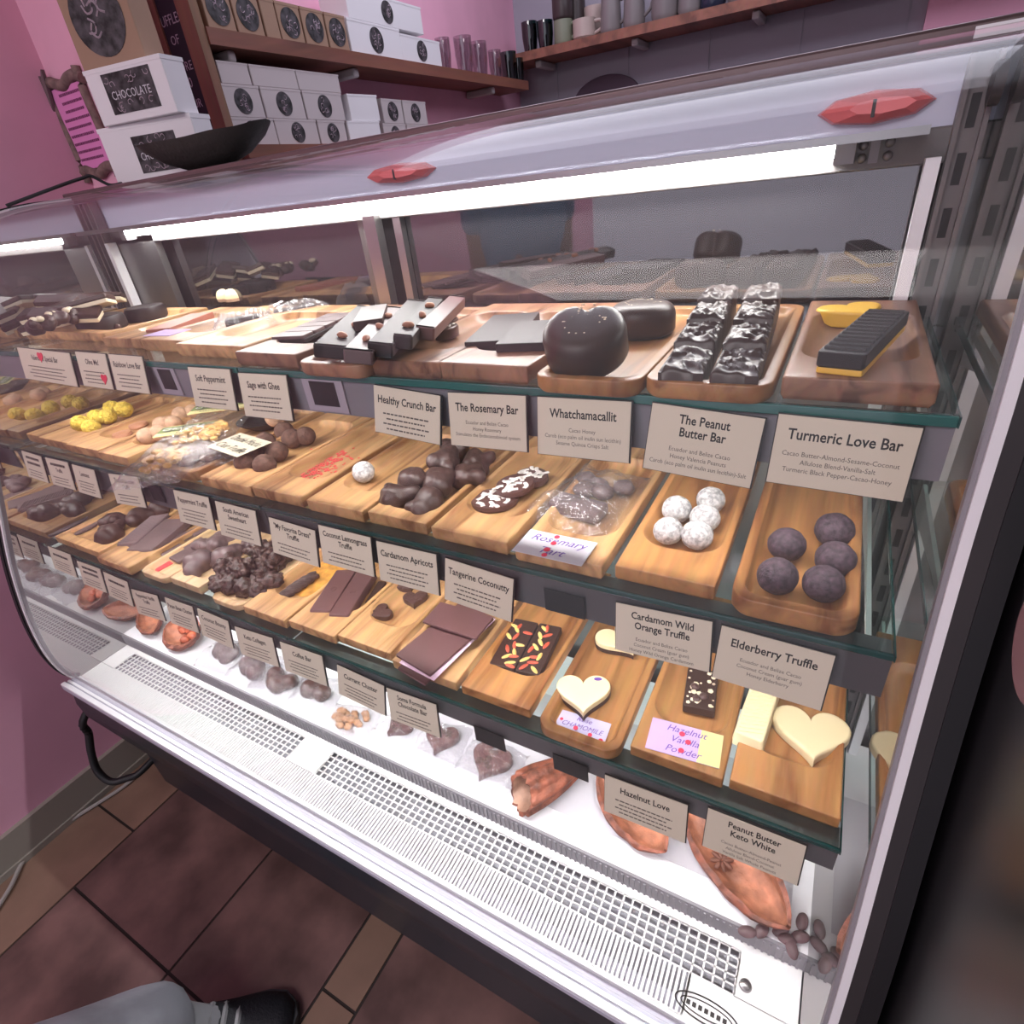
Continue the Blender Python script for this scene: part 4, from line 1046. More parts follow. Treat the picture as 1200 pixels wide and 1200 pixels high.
# clusters and discs at left
for i, ((px, py), s, q) in enumerate([((131, 626), .038, 'front'), ((133, 612), .034, 'second'), ((163, 606), .036, 'third'), ((188, 597), .03, 'rear')]):
    cluster(at(px, py, 'z', F3 + .009), s, MILKCL, f'{q} glossy nut cluster in the broad tray near the left end', 'glossy nut clusters', 71 + i, 'nut_cluster', nl=10, amp=.04, fr=30)
DI = [((94, 622), 'single oval disc in the broad nut cluster tray', .5)]
for i, ((px, py), lab, rz) in enumerate(DI):
    put('oval_disc', sb(ellipse(.022, .043, 32), 0, .006, .002), GREYCH, at(px, py, 'z', F3 + .0005), lab, 'chocolate disc', 'oval discs', rot=(0, 0, -.1))
# --- deck
D0 = DECK + .0006
# paper sheet under the pods
put('white_sheet', box(-.30, .30, -.10, .10, 0, .0004), WHITEP, (-.23, .54, DECK), 'white paper sheet on the case floor under the pods', 'paper sheet', smooth=False)
def pod_half(c, L, wd, rz, lab, seed, roll=.25, cut=None):
    n, m_ = 22, 14
    bm = BM(); out = []; inn = []
    for i in range(n + 1):
        t = -1 + 2 * i / n; rr = max(.02, (1 - abs(t) ** 2.3)) ** .75
        ro, ri = [], []
        for j in range(m_ + 1):
            a = PI + PI * j / m_
            k = 1 + .06 * math.cos(9 * a) + .08 * noise.noise(Vector((t * 4, a * 2, seed)))
            rim = .006 * noise.noise(Vector((t * 6, j, seed + 4))) if j in (0, m_) else 0
            ro.append((t * L / 2, wd / 2 * rr * k * math.cos(a), wd * .42 * rr * k * math.sin(a) + rim))
            k2 = k * (.80 + .08 * noise.noise(Vector((t * 8, a * 4, seed + 9))))
            ri.append((t * L / 2 * .95, wd / 2 * rr * k2 * math.cos(a), wd * .42 * rr * k2 * math.sin(a) + rim))
        out.append(ro); inn.append(ri)
    loft(bm, out, False, False, closed=False)
    for i in range(n):      # rim
        for j in (0, m_):
            vs = [bm.verts.new(p) for p in (out[i][j], out[i + 1][j], inn[i + 1][j], inn[i][j])]; bm.faces.new(vs)
    bmesh.ops.remove_doubles(bm, verts=bm.verts, dist=.0002)
    low = min(v.co.z for v in bm.verts)
    o = obj('cacao_pod', bm, POD, ang=1.2); o.location = (c.x, c.y, D0 - low); o.rotation_euler = (roll, 0, rz)
    tag(o, lab, 'cacao pod', 'dried cacao pod pieces')
    b2 = BM(); loft(b2, inn, False, False, closed=False); obj('pod_lining', b2, PODIN, o, ang=1.2)
    return o
p1 = pod_half(at(738, 955, 'z', D0 + .015), .15, .075, -.55, 'split cacao pod with red bits behind the left card, case floor', 2, roll=.35)
bm = BM(); rnd = random.Random(3)
for i in range(24): ball(bm, (rnd.uniform(-.05, .0), rnd.uniform(-.02, .015), -.018 + rnd.uniform(0, .006)), rnd.uniform(.002, .004), .2, 3, 1)
obj('red_bits', bm, mat('red_bits', (.70, .06, .09), .5), p1)
p2 = pod_half(at(856, 1016, 'z', D0 + .015), .185, .08, -.62, 'split cacao pod with a star anise below the rightmost bottom card', 5, roll=.35)
sa = empty('star_anise', 'brown star anise lying in the split cacao pod', 'spice', at(846, 1008, 'z', D0 + .022), .4)
for k in range(8):
    a = k * PI / 4; bm = BM(); ball(bm, (0, 0, 0), .0075, .1, 4, 2, (1, .42, .4), k)
    obj('petal', bm, mat('anise', (.14, .05, .03), .6), sa, loc=(.0085 * math.cos(a), .0085 * math.sin(a), 0), rot=(0, 0, a))
# hollow pod cup
bm = BM(); prof = [(.001, 0), (.030, .0), (.033, .03), (.030, .065), (.022, .085)]
n = 54; lo, li = [], []
for t in range(13):
    f = t / 12; r = .032 * (1 - .45 * f * f) ; x = f * .094
    lo.append([(x + (1 - f) ** 3 * (.35 * r * math.sin(2 * PI * i / n) + .006 * noise.noise(Vector((i * .5, 1, 2)))), r * (1 + .07 * math.cos(9 * 2 * PI * i / n) + .05 * noise.noise(Vector((f * 5, i * .6, 1)))) * math.cos(2 * PI * i / n), r * .92 * (1 + .07 * math.cos(9 * 2 * PI * i / n)) * math.sin(2 * PI * i / n)) for i in range(n)])
    li.append([(x * .9 + .001 + (1 - f) ** 3 * (.35 * r * math.sin(2 * PI * i / n) + .006 * noise.noise(Vector((i * .5, 1, 2)))), r * .80 * math.cos(2 * PI * i / n), r * .74 * math.sin(2 * PI * i / n)) for i in range(n)])
loft(bm, lo, False, True); 
for i in range(n):
    j = (i + 1) % n; bm.faces.new([bm.verts.new(p) for p in (lo[0][i], li[0][i], li[0][j], lo[0][j])])
bmesh.ops.remove_doubles(bm, verts=bm.verts, dist=.0002)
pc = put('cacao_pod', bm, POD, at(612, 940, 'z', D0 + .010) + Vector((0, 0, .02)), 'hollow dark red cacao pod cup lying on its side on the case floor', 'cacao pod', 'dried cacao pod pieces', rot=(0, 0, .95), ang=1.2)
pc.location.z = D0 + .031
b2 = BM(); loft(b2, li, False, True); obj('pod_lining', b2, PODIN2, pc, ang=1.2)
bm = BM()
for i in range(5): ball(bm, (.02 + .008 * i, random.uniform(-.012, .012), -.014), .008, .2, 3, 2, (1.2, 1, .8), i)
obj('dried_beans', bm, BEAN, pc)
pod_half(at(176, 731, 'z', D0 + .012), .13, .06, -.35, 'left flat dried pod shell near the left end of the case floor', 8, roll=.3)
p3 = pod_half(at(216, 750, 'z', D0 + .012), .105, .085, .1, 'open orange-red dried pod shell left of the clear bags on the case floor', 12, roll=.45)
bm = BM()
for i in range(9): ball(bm, (random.uniform(-.02, .03), random.uniform(-.02, .025), -.014), .010, .2, 3, 2, (1.3, .9, .7), i)
obj('dried_pulp', bm, mat('orange_pulp', (.42, .10, .045), .4, var=.3, scale=80), p3)
BG = [((264, 770), .1, 'first', GREYCH), ((299, 787), .3, 'second', GREYCH), ((327, 803), -.1, 'third', MILKCH), ((372, 815), .2, 'fourth', MILKCH)]
for i, ((px, py), rz, q, mm) in enumerate(BG):
    b = BM(); rnd = random.Random(i); lobes(b, [((rnd.uniform(-.025, .025), rnd.uniform(-.015, .015), 0), rnd.uniform(.014, .02)) for _ in range(6)], .08, 40, 4, i, -.010); bmesh.ops.translate(b, verts=b.verts, vec=(0, 0, .011))
    wrapped('bagged_cluster', at(px, py, 'z', D0), rz, f'{q} clear bag of dark clusters from the left in the row on the case floor', [('dark_cluster', b, mm)], .105, .085, .026, group='clear bags of dark clusters', seed=20 + i)
b = BM()
for i in range(26): ball(b, (random.uniform(-.035, .035), random.uniform(-.02, .02), random.uniform(.004, .010)), .007, .2, 3, 1, (1.2, 1, .8), i)
wrapped('bagged_nuts', at(413, 846, 'z', D0), .25, 'clear bag of golden nut pieces on the case floor', [('nut_pieces', b, mat('caramel_nuts', (.55, .28, .13), .5, var=.3))], .10, .065, .018, seed=31)
WH = [((468, 855), .05, 'first', .3), ((517, 871), .062, 'second', .8), ((574, 898), .072, 'third', .6)]
for i, ((px, py), wd, q, rz) in enumerate(WH):
    b = soft_star(BM(), heart(wd, 56), .001, .017, .005)
    b2 = BM()
    for j in range(8): ball(b2, (random.uniform(-.28, .28) * wd, random.uniform(-.2, .25) * wd, .0165), .005, .2, 3, 2, (1.3, 1, .4), j)
    wrapped('wrapped_heart', at(px, py, 'z', D0), rz - .6, f'{q} clear-wrapped dark heart from the left on the case floor', [('heart', b, mat('rosy_choc', (.13, .05, .05), .4)), ('nut_bumps', b2, MILKCH)], wd * 1.5, wd * 1.25, .021, group='clear-wrapped hearts', seed=40 + i)
BE = [(876, 1092, .4), (893, 1090, 1.2), (905, 1078, .2), (915, 1090, .8), (922, 1100, .1), (928, 1112, 1.9), (940, 1080, 1.4), (938, 1098, .5)]
for i, (px, py, rz) in enumerate(BE):
    b = BM(); ball(b, (0, 0, 0), .0115, .06, 3, 3, (1, .6, .5), i)
    put('cacao_bean', b, BEAN, at(px, py, 'z', D0 + .005), 'brown cacao bean in the small heap at the right end of the case floor', 'cacao bean', 'cacao beans', rot=(0, 0, rz))

# ------------------------------------------------------------------ on top of the case
ZT = Z(.0795)
def logo_box(c, rz, wd, dp, ht, lab, m, kind, group, logo=(0, 0, .6, .55), name='gift_box'):
    t = empty(name, lab, 'box', c, rz, group)
    obj('carton', soft(BM(), rrect(wd, dp, .0025, 3), 0, ht, .0012), m, t, bev=0)
    lid = BM(); bx(lid, -wd / 2 - .0006, wd / 2 + .0006, -dp / 2 - .0006, dp / 2 + .0006, ht * .93, ht + .0006); obj('lid', lid, m, t)
    if kind == 'rect':
        lx, lz, lw, lh = logo
        l = obj('front_label', box(lx * wd - lw * wd / 2, lx * wd + lw * wd / 2, -dp / 2 - .0012, -dp / 2, (lz + .5) * ht - lh * ht / 2, (lz + .5) * ht + lh * ht / 2), LABELD, t, smooth=False)
        lettering('label_lettering', 'CHOCOLATE', WHITEP, l, lh * ht * .3, (lx * wd, -dp / 2 - .0014, (lz + .46) * ht), fit=lw * wd * .82)
        b = BM(); rnd = random.Random(int(ht * 1000))
        for i in range(12):
            x0, z0 = lx * wd + rnd.uniform(-.44, .44) * lw * wd, (lz + .5) * ht + rnd.choice((-1, 1)) * rnd.uniform(.2, .42) * lh * ht
            tube(b, spline([(x0 + .008 * math.cos(k * 1.1 + i) * (1 - k * .15), -dp / 2 - .0012, z0 + .007 * math.sin(k * 1.1 + i) * (1 - k * .15)) for k in range(5)], 3), .0007, 5)
        obj('floral_swirls', b, mat('swirl_print', (.42, .33, .38), .7), l)
    elif kind == 'round':
        r = min(wd, ht) * .40
        b = BM(); lathe(b, [(.0005, 0), (r, 0), (r, .0008), (.0005, .0008)], 32)
        for v in b.verts: v.co = Vector((v.co.x, -dp / 2 - .0004 - v.co.z, v.co.y + ht / 2))
        l = obj('round_label', b, LABELD, t, smooth=False)
        b = BM(); rnd = random.Random(int(c.y * 1000))
        for i in range(7):
            x0, z0 = rnd.uniform(-.5, .5) * r, rnd.uniform(-.6, .6) * r
            tube(b, spline([(x0 + r * .2 * math.cos(k * 1.3 + i), -dp / 2 - .0014, ht / 2 + z0 + r * .2 * math.sin(k * 1.3 + i)) for k in range(4)], 3), r * .03, 4)
        obj('label_art', b, mat('swirl_print', (.42, .33, .38), .7), l)
    return t
yawb = .28
c0 = Vector((-1.312, .845, ZT)) 
logo_box(Vector((-1.285, .872, ZT)), yawb * .85, .235, .055, .102, 'lower white box with a dark rectangular label on the case top, behind the dark bowl', BOXW, 'rect', 'stacked white boxes', logo=(.06, -.02, .46, .62))
logo_box(Vector((-1.27, .862, ZT + .1032)), yawb * .7, .195, .055, .088, 'upper white box with a dark rectangular label on the stack on the case top', BOXW, 'rect', 'stacked white boxes', logo=(.02, .02, .62, .72))
logo_box(Vector((-1.305, .872, ZT + .1032 + .0892)), yawb, .15, .055, .145, 'brown cardboard box with a round dark label on top of the white boxes', KRAFT, 'round', None)
# carved bowl
bm = BM(); n = 36; rings = []
for f, zz, e in ((.05, 0, 0), (.35, .002, 0), (.65, .014, 0), (.9, .034, 0), (1.0, .046, 0), (.95, .046, 0), (.82, .032, 0), (.5, .014, 0), (.05, .009, 0)):
    lp = []
    for i in range(n):
        a = 2 * PI * i / n; cx_ = math.cos(a); ex = abs(cx_) ** 4 * (f ** 2)
        lp.append((.155 * f * cx_, .062 * f * math.sin(a), zz + .010 * ex + .003 * noise.noise(Vector((a * 2, f * 3, 1)))))
    rings.append(lp)
loft(bm, rings)
bw_ = put('carved_bowl', bm, BOWLM, at(243, 196, 'y', .83), 'dark boat-shaped carved wooden bowl on the case top in front of the boxes', 'bowl', rot=(0, 0, .12), ang=1.2)
bw_.location = (-1.055, .80, ZT + .001)
# cable on top left
put('power_cable', tube(BM(), spline([(-1.40, .60, Z(.062)), (-1.39, .70, Z(.088)), (-1.372, .74, Z(.098)), (-1.365, .755, Z(.1)), (-1.35, .775, ZT + .003), (-1.33, .79, ZT + .003)], 6), .003, 8), BLACKR, (0, 0, 0), 'thin black cord looping over the left top corner of the case', 'cable')
# pink sign with antler frame
sg = empty('framed_sign', 'pink handwritten-style price sheet in a carved bark frame on the pink wall', 'sign', (-1.545, .878, Z(.205)), 0)
bm = BM()
for s in (-1, 1):
    tube(bm, spline([(s * .066 + .004 * math.sin(k), 0, -.10 + .2 * k / 6) for k in range(7)], 3), .009, 8)
    tube(bm, spline([(-.075 + .15 * k / 6, 0, s * .082 + .006 * math.sin(k * 1.7)) for k in range(7)], 3), .011, 8)
obj('bark_frame', bm, mat('bark_frame', (.20, .125, .115), .8, var=.3, scale=60), sg, ang=1.2)
bm = BM(); soft(bm, [(-.09, .05), (-.066, .055), (-.055, .09), (-.045, .13), (-.06, .115), (-.075, .135), (-.085, .19), (-.093, .185), (-.092, .12), (-.085, .1)], -.004, .004, .001)
for v in bm.verts: v.co = Vector((v.co.x, v.co.z - .008, v.co.y - .02))
tube(bm, spline([(-.085, -.008, .05), (-.10, -.012, .02), (-.098, -.012, -.01)], 4), [.006, .006, .006, .005, .004, .003, .003, .003, .002], 6)
obj('carved_bird', bm, mat('bird_carving', (.16, .10, .11), .8), sg)
ps = obj('pink_sheet', box(-.06, .06, -.002, 0, -.075, .075), PINKP, sg, smooth=False)
scribble('sheet_print', mat('plum_ink', (.16, .03, .10), .6), ps, [((-.035 if i < 3 else -.052), (.05 - .004 * (i % 3)), -.0022, .062 - i * .0148, .005) for i in range(9)])

# ------------------------------------------------------------------ shelf unit on the left wall and back wall
XF = -1.45
y0 = 1.2
sb_ = at(242, 14, 'x', XF).z
zs0 = at(300, 42, 'x', XF - .01).z          # top of the upper shelf
p_c = at(617, 60, 'x', XF)
YSF = p_c.y; zsb = p_c.z
put('wall_shelf', box(XW + .002, XF, 1.21, YSF - .004, zs0 - .034, zs0), SHELFW, (0, 0, 0), 'long red-brown shelf along the left wall above the white boxes', 'shelf', 'wall shelves', smooth=False)
put('wall_shelf', box(XW + .002, 1.3, YSF, YB - .002, zsb - .034, zsb), SHELFW, (0, 0, 0), 'red-brown shelf along the back wall carrying the mugs', 'shelf', 'wall shelves', smooth=False)
zl = at(330, 168, 'x', XF).z - .004
put('lower_shelf', box(XW + .002, XF + .02, 1.21, YB - .002, zl - .03, zl), SHELFW, (0, 0, 0), 'lower shelf on the left wall carrying the rows of white boxes', 'shelf', 'wall shelves', smooth=False)
for i, (px, py) in enumerate([(265, 50), (412, 68), (575, 90)]):
    yy = at(px, py, 'x', XF - .03).y
    put('shelf_bracket', (lambda b: (bx(b, XW + .002, XF - .02, yy - .012, yy + .012, zs0 - .060, zs0 - .0345), b)[1])(BM()), BRACK, (0, 0, 0), f'{["nearest", "middle", "farthest"][i]} pale bracket under the left wall shelf', 'bracket', 'shelf brackets', bev=.006)
for i, px in enumerate([625, 740, 880]):
    xx = at(px, 60, 'y', YSF).x
    put('shelf_bracket', (lambda b: (bx(b, xx - .015, xx + .015, YSF + .04, YB - .002, zsb - .062, zsb - .0345), b)[1])(BM()), BRACK, (0, 0, 0), f'{["left", "middle", "right"][i]} pale bracket under the back wall shelf', 'bracket', 'shelf brackets', bev=.006)
put('shelf_post', box(XF - .055, XF - .005, 1.185, 1.209, .9, ZC), POSTW, (0, 0, 0), 'wooden post between the chalkboard and the white boxes', 'post', 'shelf posts', smooth=False)
put('shelf_post', box(XW + .001, XW + .03, 1.185, 1.209, .9, ZC), POSTW, (0, 0, 0), 'wooden post left of the chalkboard, behind the brown box', 'post', 'shelf posts', smooth=False)
cb = empty('chalkboard', 'narrow black chalkboard with white lettering between two wooden posts', 'chalkboard', (0, 0, 0))
cA, cB = at(183, 0, 'y', 1.19), at(212, 0, 'y', 1.19)
obj('board', box(XW + .03, XF - .055, 1.190, 1.2, Z(.05), Z(.62)), CHALKB, cb, smooth=False)
for s, px, py, sz in (('RUFFLES', 193, 26, .028), ('OF', 190, 53, .026), ('MORE', 219, 78, .026), ('50', 224, 97, .030), ('OUR', 230, 122, .026)):
    p = at(px, py, 'y', 1.189); lettering('chalk_lettering', s, CHALK, cb, sz, (min(max(p.x, XW + .075), XF - .10), 1.1895, p.z), fit=.095)
# boxes on lower shelf (faces towards +x)
def shelf_box(pL, pR, zb, zt, lab, round_=True, m=BOXW2, grp='white boxes on the lower shelf', xf=None, depth=.11):
    xf = XF - .012 if xf is None else xf
    A, B = at(*pL, 'x', xf), at(*pR, 'x', xf)
    y0, y1 = A.y, B.y
    return logo_box(Vector((xf - depth / 2, (y0 + y1) / 2, zb)), PI / 2, y1 - y0 - .002, depth, zt - zb - .001, lab, m, 'round' if round_ else '', grp, name='chocolate_box')
zA = zl + .0005
zB = at(330, 138, 'x', XF).z; zC_ = at(330, 102, 'x', XF).z; zD = at(330, 78, 'x', XF).z
for L_, R_, q in (((266, 150), (323, 150), 'first'), ((323, 150), (372, 150), 'second'), ((373, 150), (405, 150), 'third')): shelf_box(L_, R_, zA, zB, f'{q} round-labelled box of the bottom row on the lower shelf, counting from the post')
for L_, R_, q in (((262, 118), (307, 118), 'first'), ((308, 118), (355, 118), 'second'), ((356, 118), (401, 118), 'third')): shelf_box(L_, R_, zB, zC_, f'{q} round-labelled box of the middle row on the lower shelf, counting from the post')
for L_, R_, q in (((256, 84), (292, 84), 'first'), ((294, 88), (347, 88), 'second'), ((348, 92), (397, 92), 'third')): shelf_box(L_, R_, zC_, zD, f'{q} plain box of the top row on the lower shelf, counting from the post', False)
for i, (L_, R_, a, b2, q) in enumerate((((403, 150), (447, 150), zA, zB, 'lower'), ((403, 120), (444, 120), zB, zC_, 'upper'))):
    A, B = at(*L_, 'x', XF), at(*R_, 'x', XF)
    logo_box(Vector((XF - .03, (A.y + B.y) / 2 + .01, a)), PI / 2 - .12, (B.y - A.y) - .045, .06, b2 - a - .001, f'{q} bright white box turned forward in the middle of the lower shelf', BOXW, '', 'bright white boxes', name='chocolate_box')
for i, (L_, R_, a, b2, q) in enumerate((((449, 150), (476, 150), zA, zB, 'lower left'), ((477, 150), (504, 150), zA, zB, 'lower right'), ((446, 118), (470, 118), zB, zC_, 'upper left'), ((471, 118), (498, 118), zB, zC_, 'upper right'))):
    shelf_box(L_, R_, a, b2, f'{q} of the four far boxes at the end of the lower shelf', xf=XF - .03)
# boxes on the upper shelf
zu = zs0 + .0005
for i, (L_, R_) in enumerate((((237, 5), (270, 5)), ((272, 8), (303, 8)), ((305, 10), (322, 10)), ((323, 12), (350, 12)), ((352, 16), (378, 16)), ((380, 20), (403, 20)))):
    shelf_box(L_, R_, zu, zu + .085, f'brown round-labelled box, {["first", "second", "third", "fourth", "fifth", "sixth"][i]} from the post on the upper shelf', i != 2, KRAFT, 'brown boxes on the upper shelf')
for i, (L_, R_, a, b2) in enumerate((((406, 25), (466, 25), 0, .085), ((467, 35), (513, 35), 0, .075), ((406, 5), (492, 5), .085, .16))):
    shelf_box(L_, R_, zu + a, zu + b2, f'white box on the upper shelf, {["left of the lower pair", "right of the lower pair beside the tumblers", "on top of the pair"][i]}', True, BOXW, 'white boxes on the upper shelf')
# tumblers
def tumbler(p, r, h, m, lab, grp):
    bm = lathe(BM(), [(.001, 0), (r * .8, 0), (r, h * .5), (r * 1.02, h), (r * .92, h), (r * .9, h * .5), (r * .72, .006), (.001, .006)], 20)
    return put('tumbler', bm, m, p, lab, 'glass', grp)
TU = [(517, 40, .10, 0), (541, 42, .12, 0), (559, 46, .115, 0), (578, 50, .10, 0), (594, 52, .105, 1), (605, 56, .09, 1), (622, 58, .11, 1), (640, 56, .10, 1)]
for i, (px, py, h, g_) in enumerate(TU):
    p = at(px, py, 'x', XF - .05 if i < 6 else XF + .06) if i < 6 else at(px, py, 'y', YSF + .06)
    p.z = zu if i < 6 else zsb + .0005; r = .028 if i in (0, 3, 5) else .036
    tumbler(p, r, h, GLASSGR if g_ else GLASSCL, f'{["first", "second", "third", "fourth"][i % 4]} {"dark green" if g_ else "clear"} tumbler from the left on the upper shelf corner', 'green tumblers' if g_ else 'clear tumblers')
def mug(px, py, r, h, m, lab, dy=.06, handle=True, lift=0, taper=1.0):
    p = at(px, py, 'y', YSF + dy); p.z = zsb + .0005 + lift
    t = empty('mug', lab, 'mug', p, 0, 'mugs on the back shelf')
    obj('cup', lathe(BM(), [(.001, 0), (r * .85, 0), (r, h * .12), (r * (1 + taper) / 2, h * .6), (r * taper, h), (r * taper * .9, h), (r * .85, h * .5), (r * .8, .008), (.001, .008)], 24), m, t)
    if handle: obj('handle', tube(BM(), spline([(r * .9, 0, h * .82), (r * 1.55, 0, h * .78), (r * 1.6, 0, h * .4), (r * .95, 0, h * .22)], 5), .007, 8), m, t)
    return t
mug(661, 55, .042, .085, mat('green_stoneware', (.22, .24, .17), .35), 'small olive mug at the left end of the back shelf')
mug(660, 28, .046, .075, MUGD, 'dark brown mug stacked on the olive mug', lift=.086, handle=False)
mug(676, 45, .042, .16, MUGD, 'tall dark brown cup behind the cream cup', dy=.13, handle=False)
mug(685, 45, .05, .07, MUGC, 'low cream cup with a handle on the back shelf')
mug(697, 40, .045, .12, MUGC, 'cream mug behind the grey ribbed mug', dy=.14)
mug(716, 40, .046, .13, MUGG, 'grey ribbed mug with a dark rim on the back shelf', taper=.85)
mug(743, 35, .046, .15, MUGG, 'tall grey mug right of the dark-rimmed one', taper=.85)
mug(779, 25, .055, .15, MUGG, 'wide grey tankard in the middle of the mug row', handle=False)
mug(808, 20, .048, .14, MUGG, 'grey mug right of the wide tankard', taper=.9, handle=False)
mug(835, 12, .05, .14, mat('navy_stoneware', (.02, .025, .05), .25), 'shiny navy mug on the back shelf', handle=False)
mug(868, 5, .05, .12, MUGG, 'rightmost grey mug on the back shelf', handle=False)
# oval plaque
pl = at(710, 112, 'y', YB - .02)
bm = BM(); soft(bm, ellipse(.17, .10, 40), 0, .02, .006)
for v in bm.verts: v.co = Vector((v.co.x, -v.co.z, v.co.y))
put('oval_plaque', bm, mat('plum_plaque', (.075, .045, .07), .6), (pl.x, YB - .002, pl.z - .02), 'dark plum oval plaque on the back wall below the mug shelf', 'plaque')

# ------------------------------------------------------------------ right side, floor things
cb2 = empty('black_cabinet', 'tall glossy black cabinet beside the right end of the display case', 'cabinet', (.5, .25, 0))
obj('cabinet_body', box(-.372, .4, -.75, .65, 0, 1.95), BLK, cb2, bev=.004)
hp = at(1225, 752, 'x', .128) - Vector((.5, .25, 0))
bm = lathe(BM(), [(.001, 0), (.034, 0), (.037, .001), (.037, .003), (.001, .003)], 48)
pk = obj('reflection_disc', bm, mat('dusky_pink', (.30, .17, .17), .5), cb2, loc=hp, rot=(0, -PI / 2, 0))  # flat pinkish disc standing in for a reflection on the cabinet side
hose = spline([Vector((-1.47, .42, .42)), at(100, 838, 'x', -1.49), at(104, 860, 'x', -1.50), at(107, 882, 'x', -1.50), at(114, 903, 'x', -1.49), at(130, 916, 'x', -1.46), at(149, 912, 'x', -1.43), at(163, 906, 'x', -1.41), Vector((-1.404, .33, .15)), Vector((-1.403, .42, .17))], 6)
zsh = hose
ho = put('drain_hose', tube(BM(), zsh, .009, 10), BLACKR, (0, 0, 0), 'black drain hose looping under the left end of the display case', 'hose')
put('white_cable', tube(BM(), [v for v in spline([at(-10, 1075, 'z', .008), at(12, 1040, 'z', .008), at(28, 1008, 'z', .008), at(50, 985, 'z', .008), at(85, 960, 'z', .008), at(140, 925, 'z', .008), at(165, 905, 'z', .008)], 6)], .005, 8), CABLE, (0, 0, 0), 'white cable running along the baseboard on the floor', 'cable')

# ------------------------------------------------------------------ person (left of the camera)
per = empty('person', 'person in grey trousers and black laced shoes standing left, only one foot in view', 'person', (-1.0, -.15, 0))
PO = Vector((-1.0, -.15, 0))
def skin(name, verts, edges, radii, m, parent, sub=2):
    me = bpy.data.meshes.new(name); me.from_pydata([tuple(v) for v in verts], edges, [])
    o = bpy.data.objects.new(name, me); COL.objects.link(o)
    md = o.modifiers.new('skin', 'SKIN'); md.use_smooth_shade = True
    for i, r in enumerate(radii):
        sv = me.skin_vertices[0].data[i]; sv.radius = (r, r) if not isinstance(r, tuple) else r; sv.use_root = (i == 0)
    s = o.modifiers.new('sub', 'SUBSURF'); s.levels = sub; s.render_levels = sub
    bpy.context.view_layer.update()
    me2 = bpy.data.meshes.new_from_object(o.evaluated_get(bpy.context.evaluated_depsgraph_get()))
    bpy.data.objects.remove(o); me2.name = name
    for p in me2.polygons: p.use_smooth = True
    me2.materials.clear(); me2.materials.append(m)
    o = bpy.data.objects.new(name, me2); COL.objects.link(o); o.parent = parent; return o
ank = at(205, 1205, 'z', .09) - PO
foot_dir = Vector((.175, .14, 0)).normalized()
hipc = Vector((-.12, -.42, .86))
side = Vector((-.6, .8, 0)).normalized()
kneeR = Vector((ank.x - .02, ank.y - .30, .47)); hipR = hipc - side * .09
ankL = ank + Vector((-.28, -.25, 0)); kneeL = ankL + Vector((.03, -.06, .38)); hipL = hipc + side * .09
chest = hipc + Vector((.02, .02, .42)); neck = chest + Vector((.01, .01, .16)); head = neck + Vector((.02, .02, .16))
shR = chest - side * .17 + Vector((0, 0, .06)); shL = chest + side * .17 + Vector((0, 0, .06))
elR = shR + Vector((-.02, -.06, -.27)); elL = shL + Vector((-.04, -.06, -.27)); wrR = elR + Vector((.10, .08, -.20)); wrL = elL + Vector((.08, .08, -.21))
BV = [hipc, hipR, kneeR, ank, hipL, kneeL, ankL, hipc + Vector((0, 0, .2)), chest, neck, head, head + Vector((0, 0, .10)), shR, elR, wrR, wrR + Vector((.04, .03, -.08)), shL, elL, wrL, wrL + Vector((.04, .03, -.08)), ank + foot_dir * .10 + Vector((0, 0, -.062)), ankL + foot_dir * .10 + Vector((0, 0, -.062))]
BE_ = [(0, 1), (1, 2), (2, 3), (0, 4), (4, 5), (5, 6), (0, 7), (7, 8), (8, 9), (9, 10), (10, 11), (8, 12), (12, 13), (13, 14), (14, 15), (8, 16), (16, 17), (17, 18), (18, 19), (3, 20), (6, 21)]
BR_ = [.12, .085, .055, .036, .085, .055, .036, .115, .125, .05, .082, .07, .055, .042, .03, .03, .055, .042, .03, .03, .018, .018]
skin('body', BV, BE_, BR_, SKIN, per)
skin('grey_trousers', [hipc + Vector((0, 0, .08)), hipc, hipR, kneeR, ank * .6 + kneeR * .4, ank + foot_dir * .02 + Vector((0, 0, .0)), hipL, kneeL, ankL + Vector((0, 0, .02))], [(0, 1), (1, 2), (2, 3), (3, 4), (4, 5), (1, 6), (6, 7), (7, 8)], [.135, .145, .11, .09, .085, .092, .11, .09, .085], FABRIC, per)
skin('blue_shirt', [hipc + Vector((0, 0, .06)), hipc + Vector((0, 0, .2)), chest, shR, shR * .5 + elR * .5, shL, shL * .5 + elL * .5, neck - Vector((0, 0, .07))], [(0, 1), (1, 2), (2, 3), (3, 4), (2, 5), (5, 6), (2, 7)], [.14, .135, .145, .07, .06, .07, .06, .06], SHIRT, per)
hb = BM(); ball(hb, (0, 0, 0), .105, .05, 3, 3, (.95, 1, 1)); 
for v in list(hb.verts):
    if v.co.z < -.02 and v.co.y > -.02: hb.verts.remove(v)
obj('hair', hb, HAIR, per, loc=head + Vector((-.01, -.015, .075)))
for s, q in ((-1, 'R'), (1, 'L')):
    obj('eye', ball(BM(), (0, 0, 0), .010, sub=2), WHITEP, per, loc=head + Vector((.048, .058, .045)) + side * s * .03)
for s in (-1, 1): obj('ear', ball(BM(), (0, 0, 0), .022, sub=2, sc=(.6, .5, 1.2)), SKIN, per, loc=head + side * s * .082 + Vector((-.005, -.01, .03)))
obj('mouth', ball(BM(), (0, 0, 0), .018, sub=2, sc=(1, 1, .3)), mat('lips', (.40, .14, .12), .5), per, loc=head + Vector((.046, .058, -.02)))
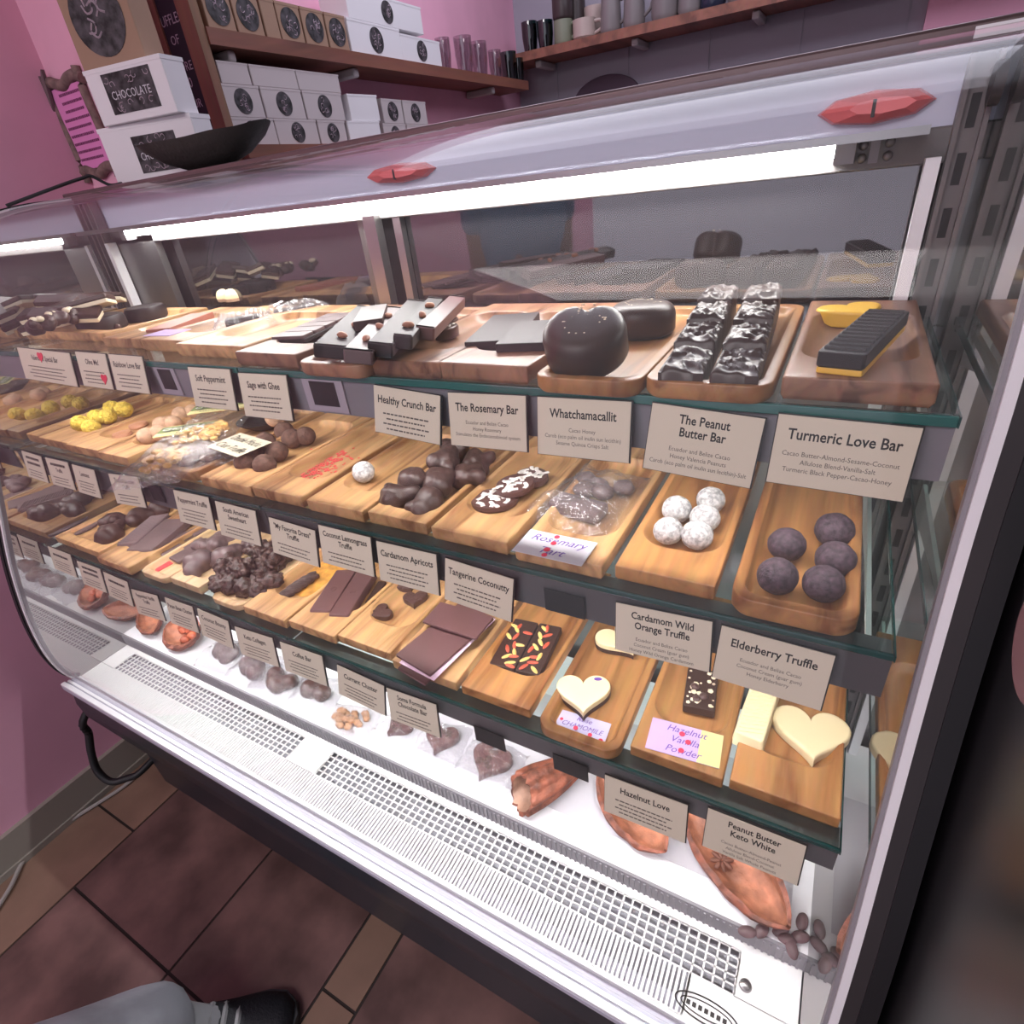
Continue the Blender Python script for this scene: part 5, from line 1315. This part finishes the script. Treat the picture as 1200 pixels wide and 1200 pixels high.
obj('nose', ball(BM(), (0, 0, 0), .014, sub=2, sc=(1, 1, 1.5)), SKIN, per, loc=head + Vector((.055, .068, .015)))
for wr, s in ((wrR, -1), (wrL, 1)):
    base = wr + Vector((.04, .03, -.08))
    for k in range(4):
        a = base + side * (k - 1.5) * .016; skin('finger', [a, a + Vector((.012, .01, -.045)), a + Vector((.03, .025, -.075 - .006 * (k in (1, 2))))], [(0, 1), (1, 2)], [.009, .008, .007], SKIN, per, 1)
    skin('thumb', [base + Vector((.01, .01, .04)), base + Vector((.04, .04, .01)), base + Vector((.05, .05, -.02))], [(0, 1), (1, 2)], [.010, .009, .008], SKIN, per, 1)
for a_ in (ank, ankL):
    skin('sock', [a_ + Vector((0, 0, .05)), a_, a_ + foot_dir * .08 + Vector((0, 0, -.045))], [(0, 1), (1, 2)], [.041, .042, .03], mat('sock_knit', (.30, .30, .32), .9), per)
def shoe(an):
    ya = math.atan2(foot_dir.y, foot_dir.x)
    st = [(-.085, .034, .10), (-.055, .042, .115), (0, .045, .108), (.05, .047, .092), (.10, .050, .070), (.14, .050, .056), (.175, .041, .046), (.195, .020, .032)]
    bm = BM(); loops = []
    for x, w2, h in st: loops.append([(x, w2 * math.cos(t), .018 + max(0, math.sin(t)) * (h - .018) if math.sin(t) > 0 else .018) for t in [2 * PI * i / 20 for i in range(20)]])
    loft(bm, loops)
    o = obj('shoe', bm, SHOEM, per, loc=Vector((an.x, an.y, -PO.z)), rot=(0, 0, ya), ang=1.3)
    b2 = BM(); soft(b2, [(x, -w2 - .004) for x, w2, h in st] + [(.203, 0)] + [(x, w2 + .004) for x, w2, h in st[::-1]] + [(-.095, 0)], .0015, .022, .003); obj('sole', b2, SOLE, o)
    b3 = BM()
    for k in range(5):
        x = .012 + k * .022; hz = .106 - k * .0105
        tube(b3, spline([(x, -.03, hz - .012), (x + .005, 0, hz + .003), (x - .003, .03, hz - .012)], 4), .0055, 6)
    obj('laces', b3, LACE, o)
shoe(ank); shoe(ankL)
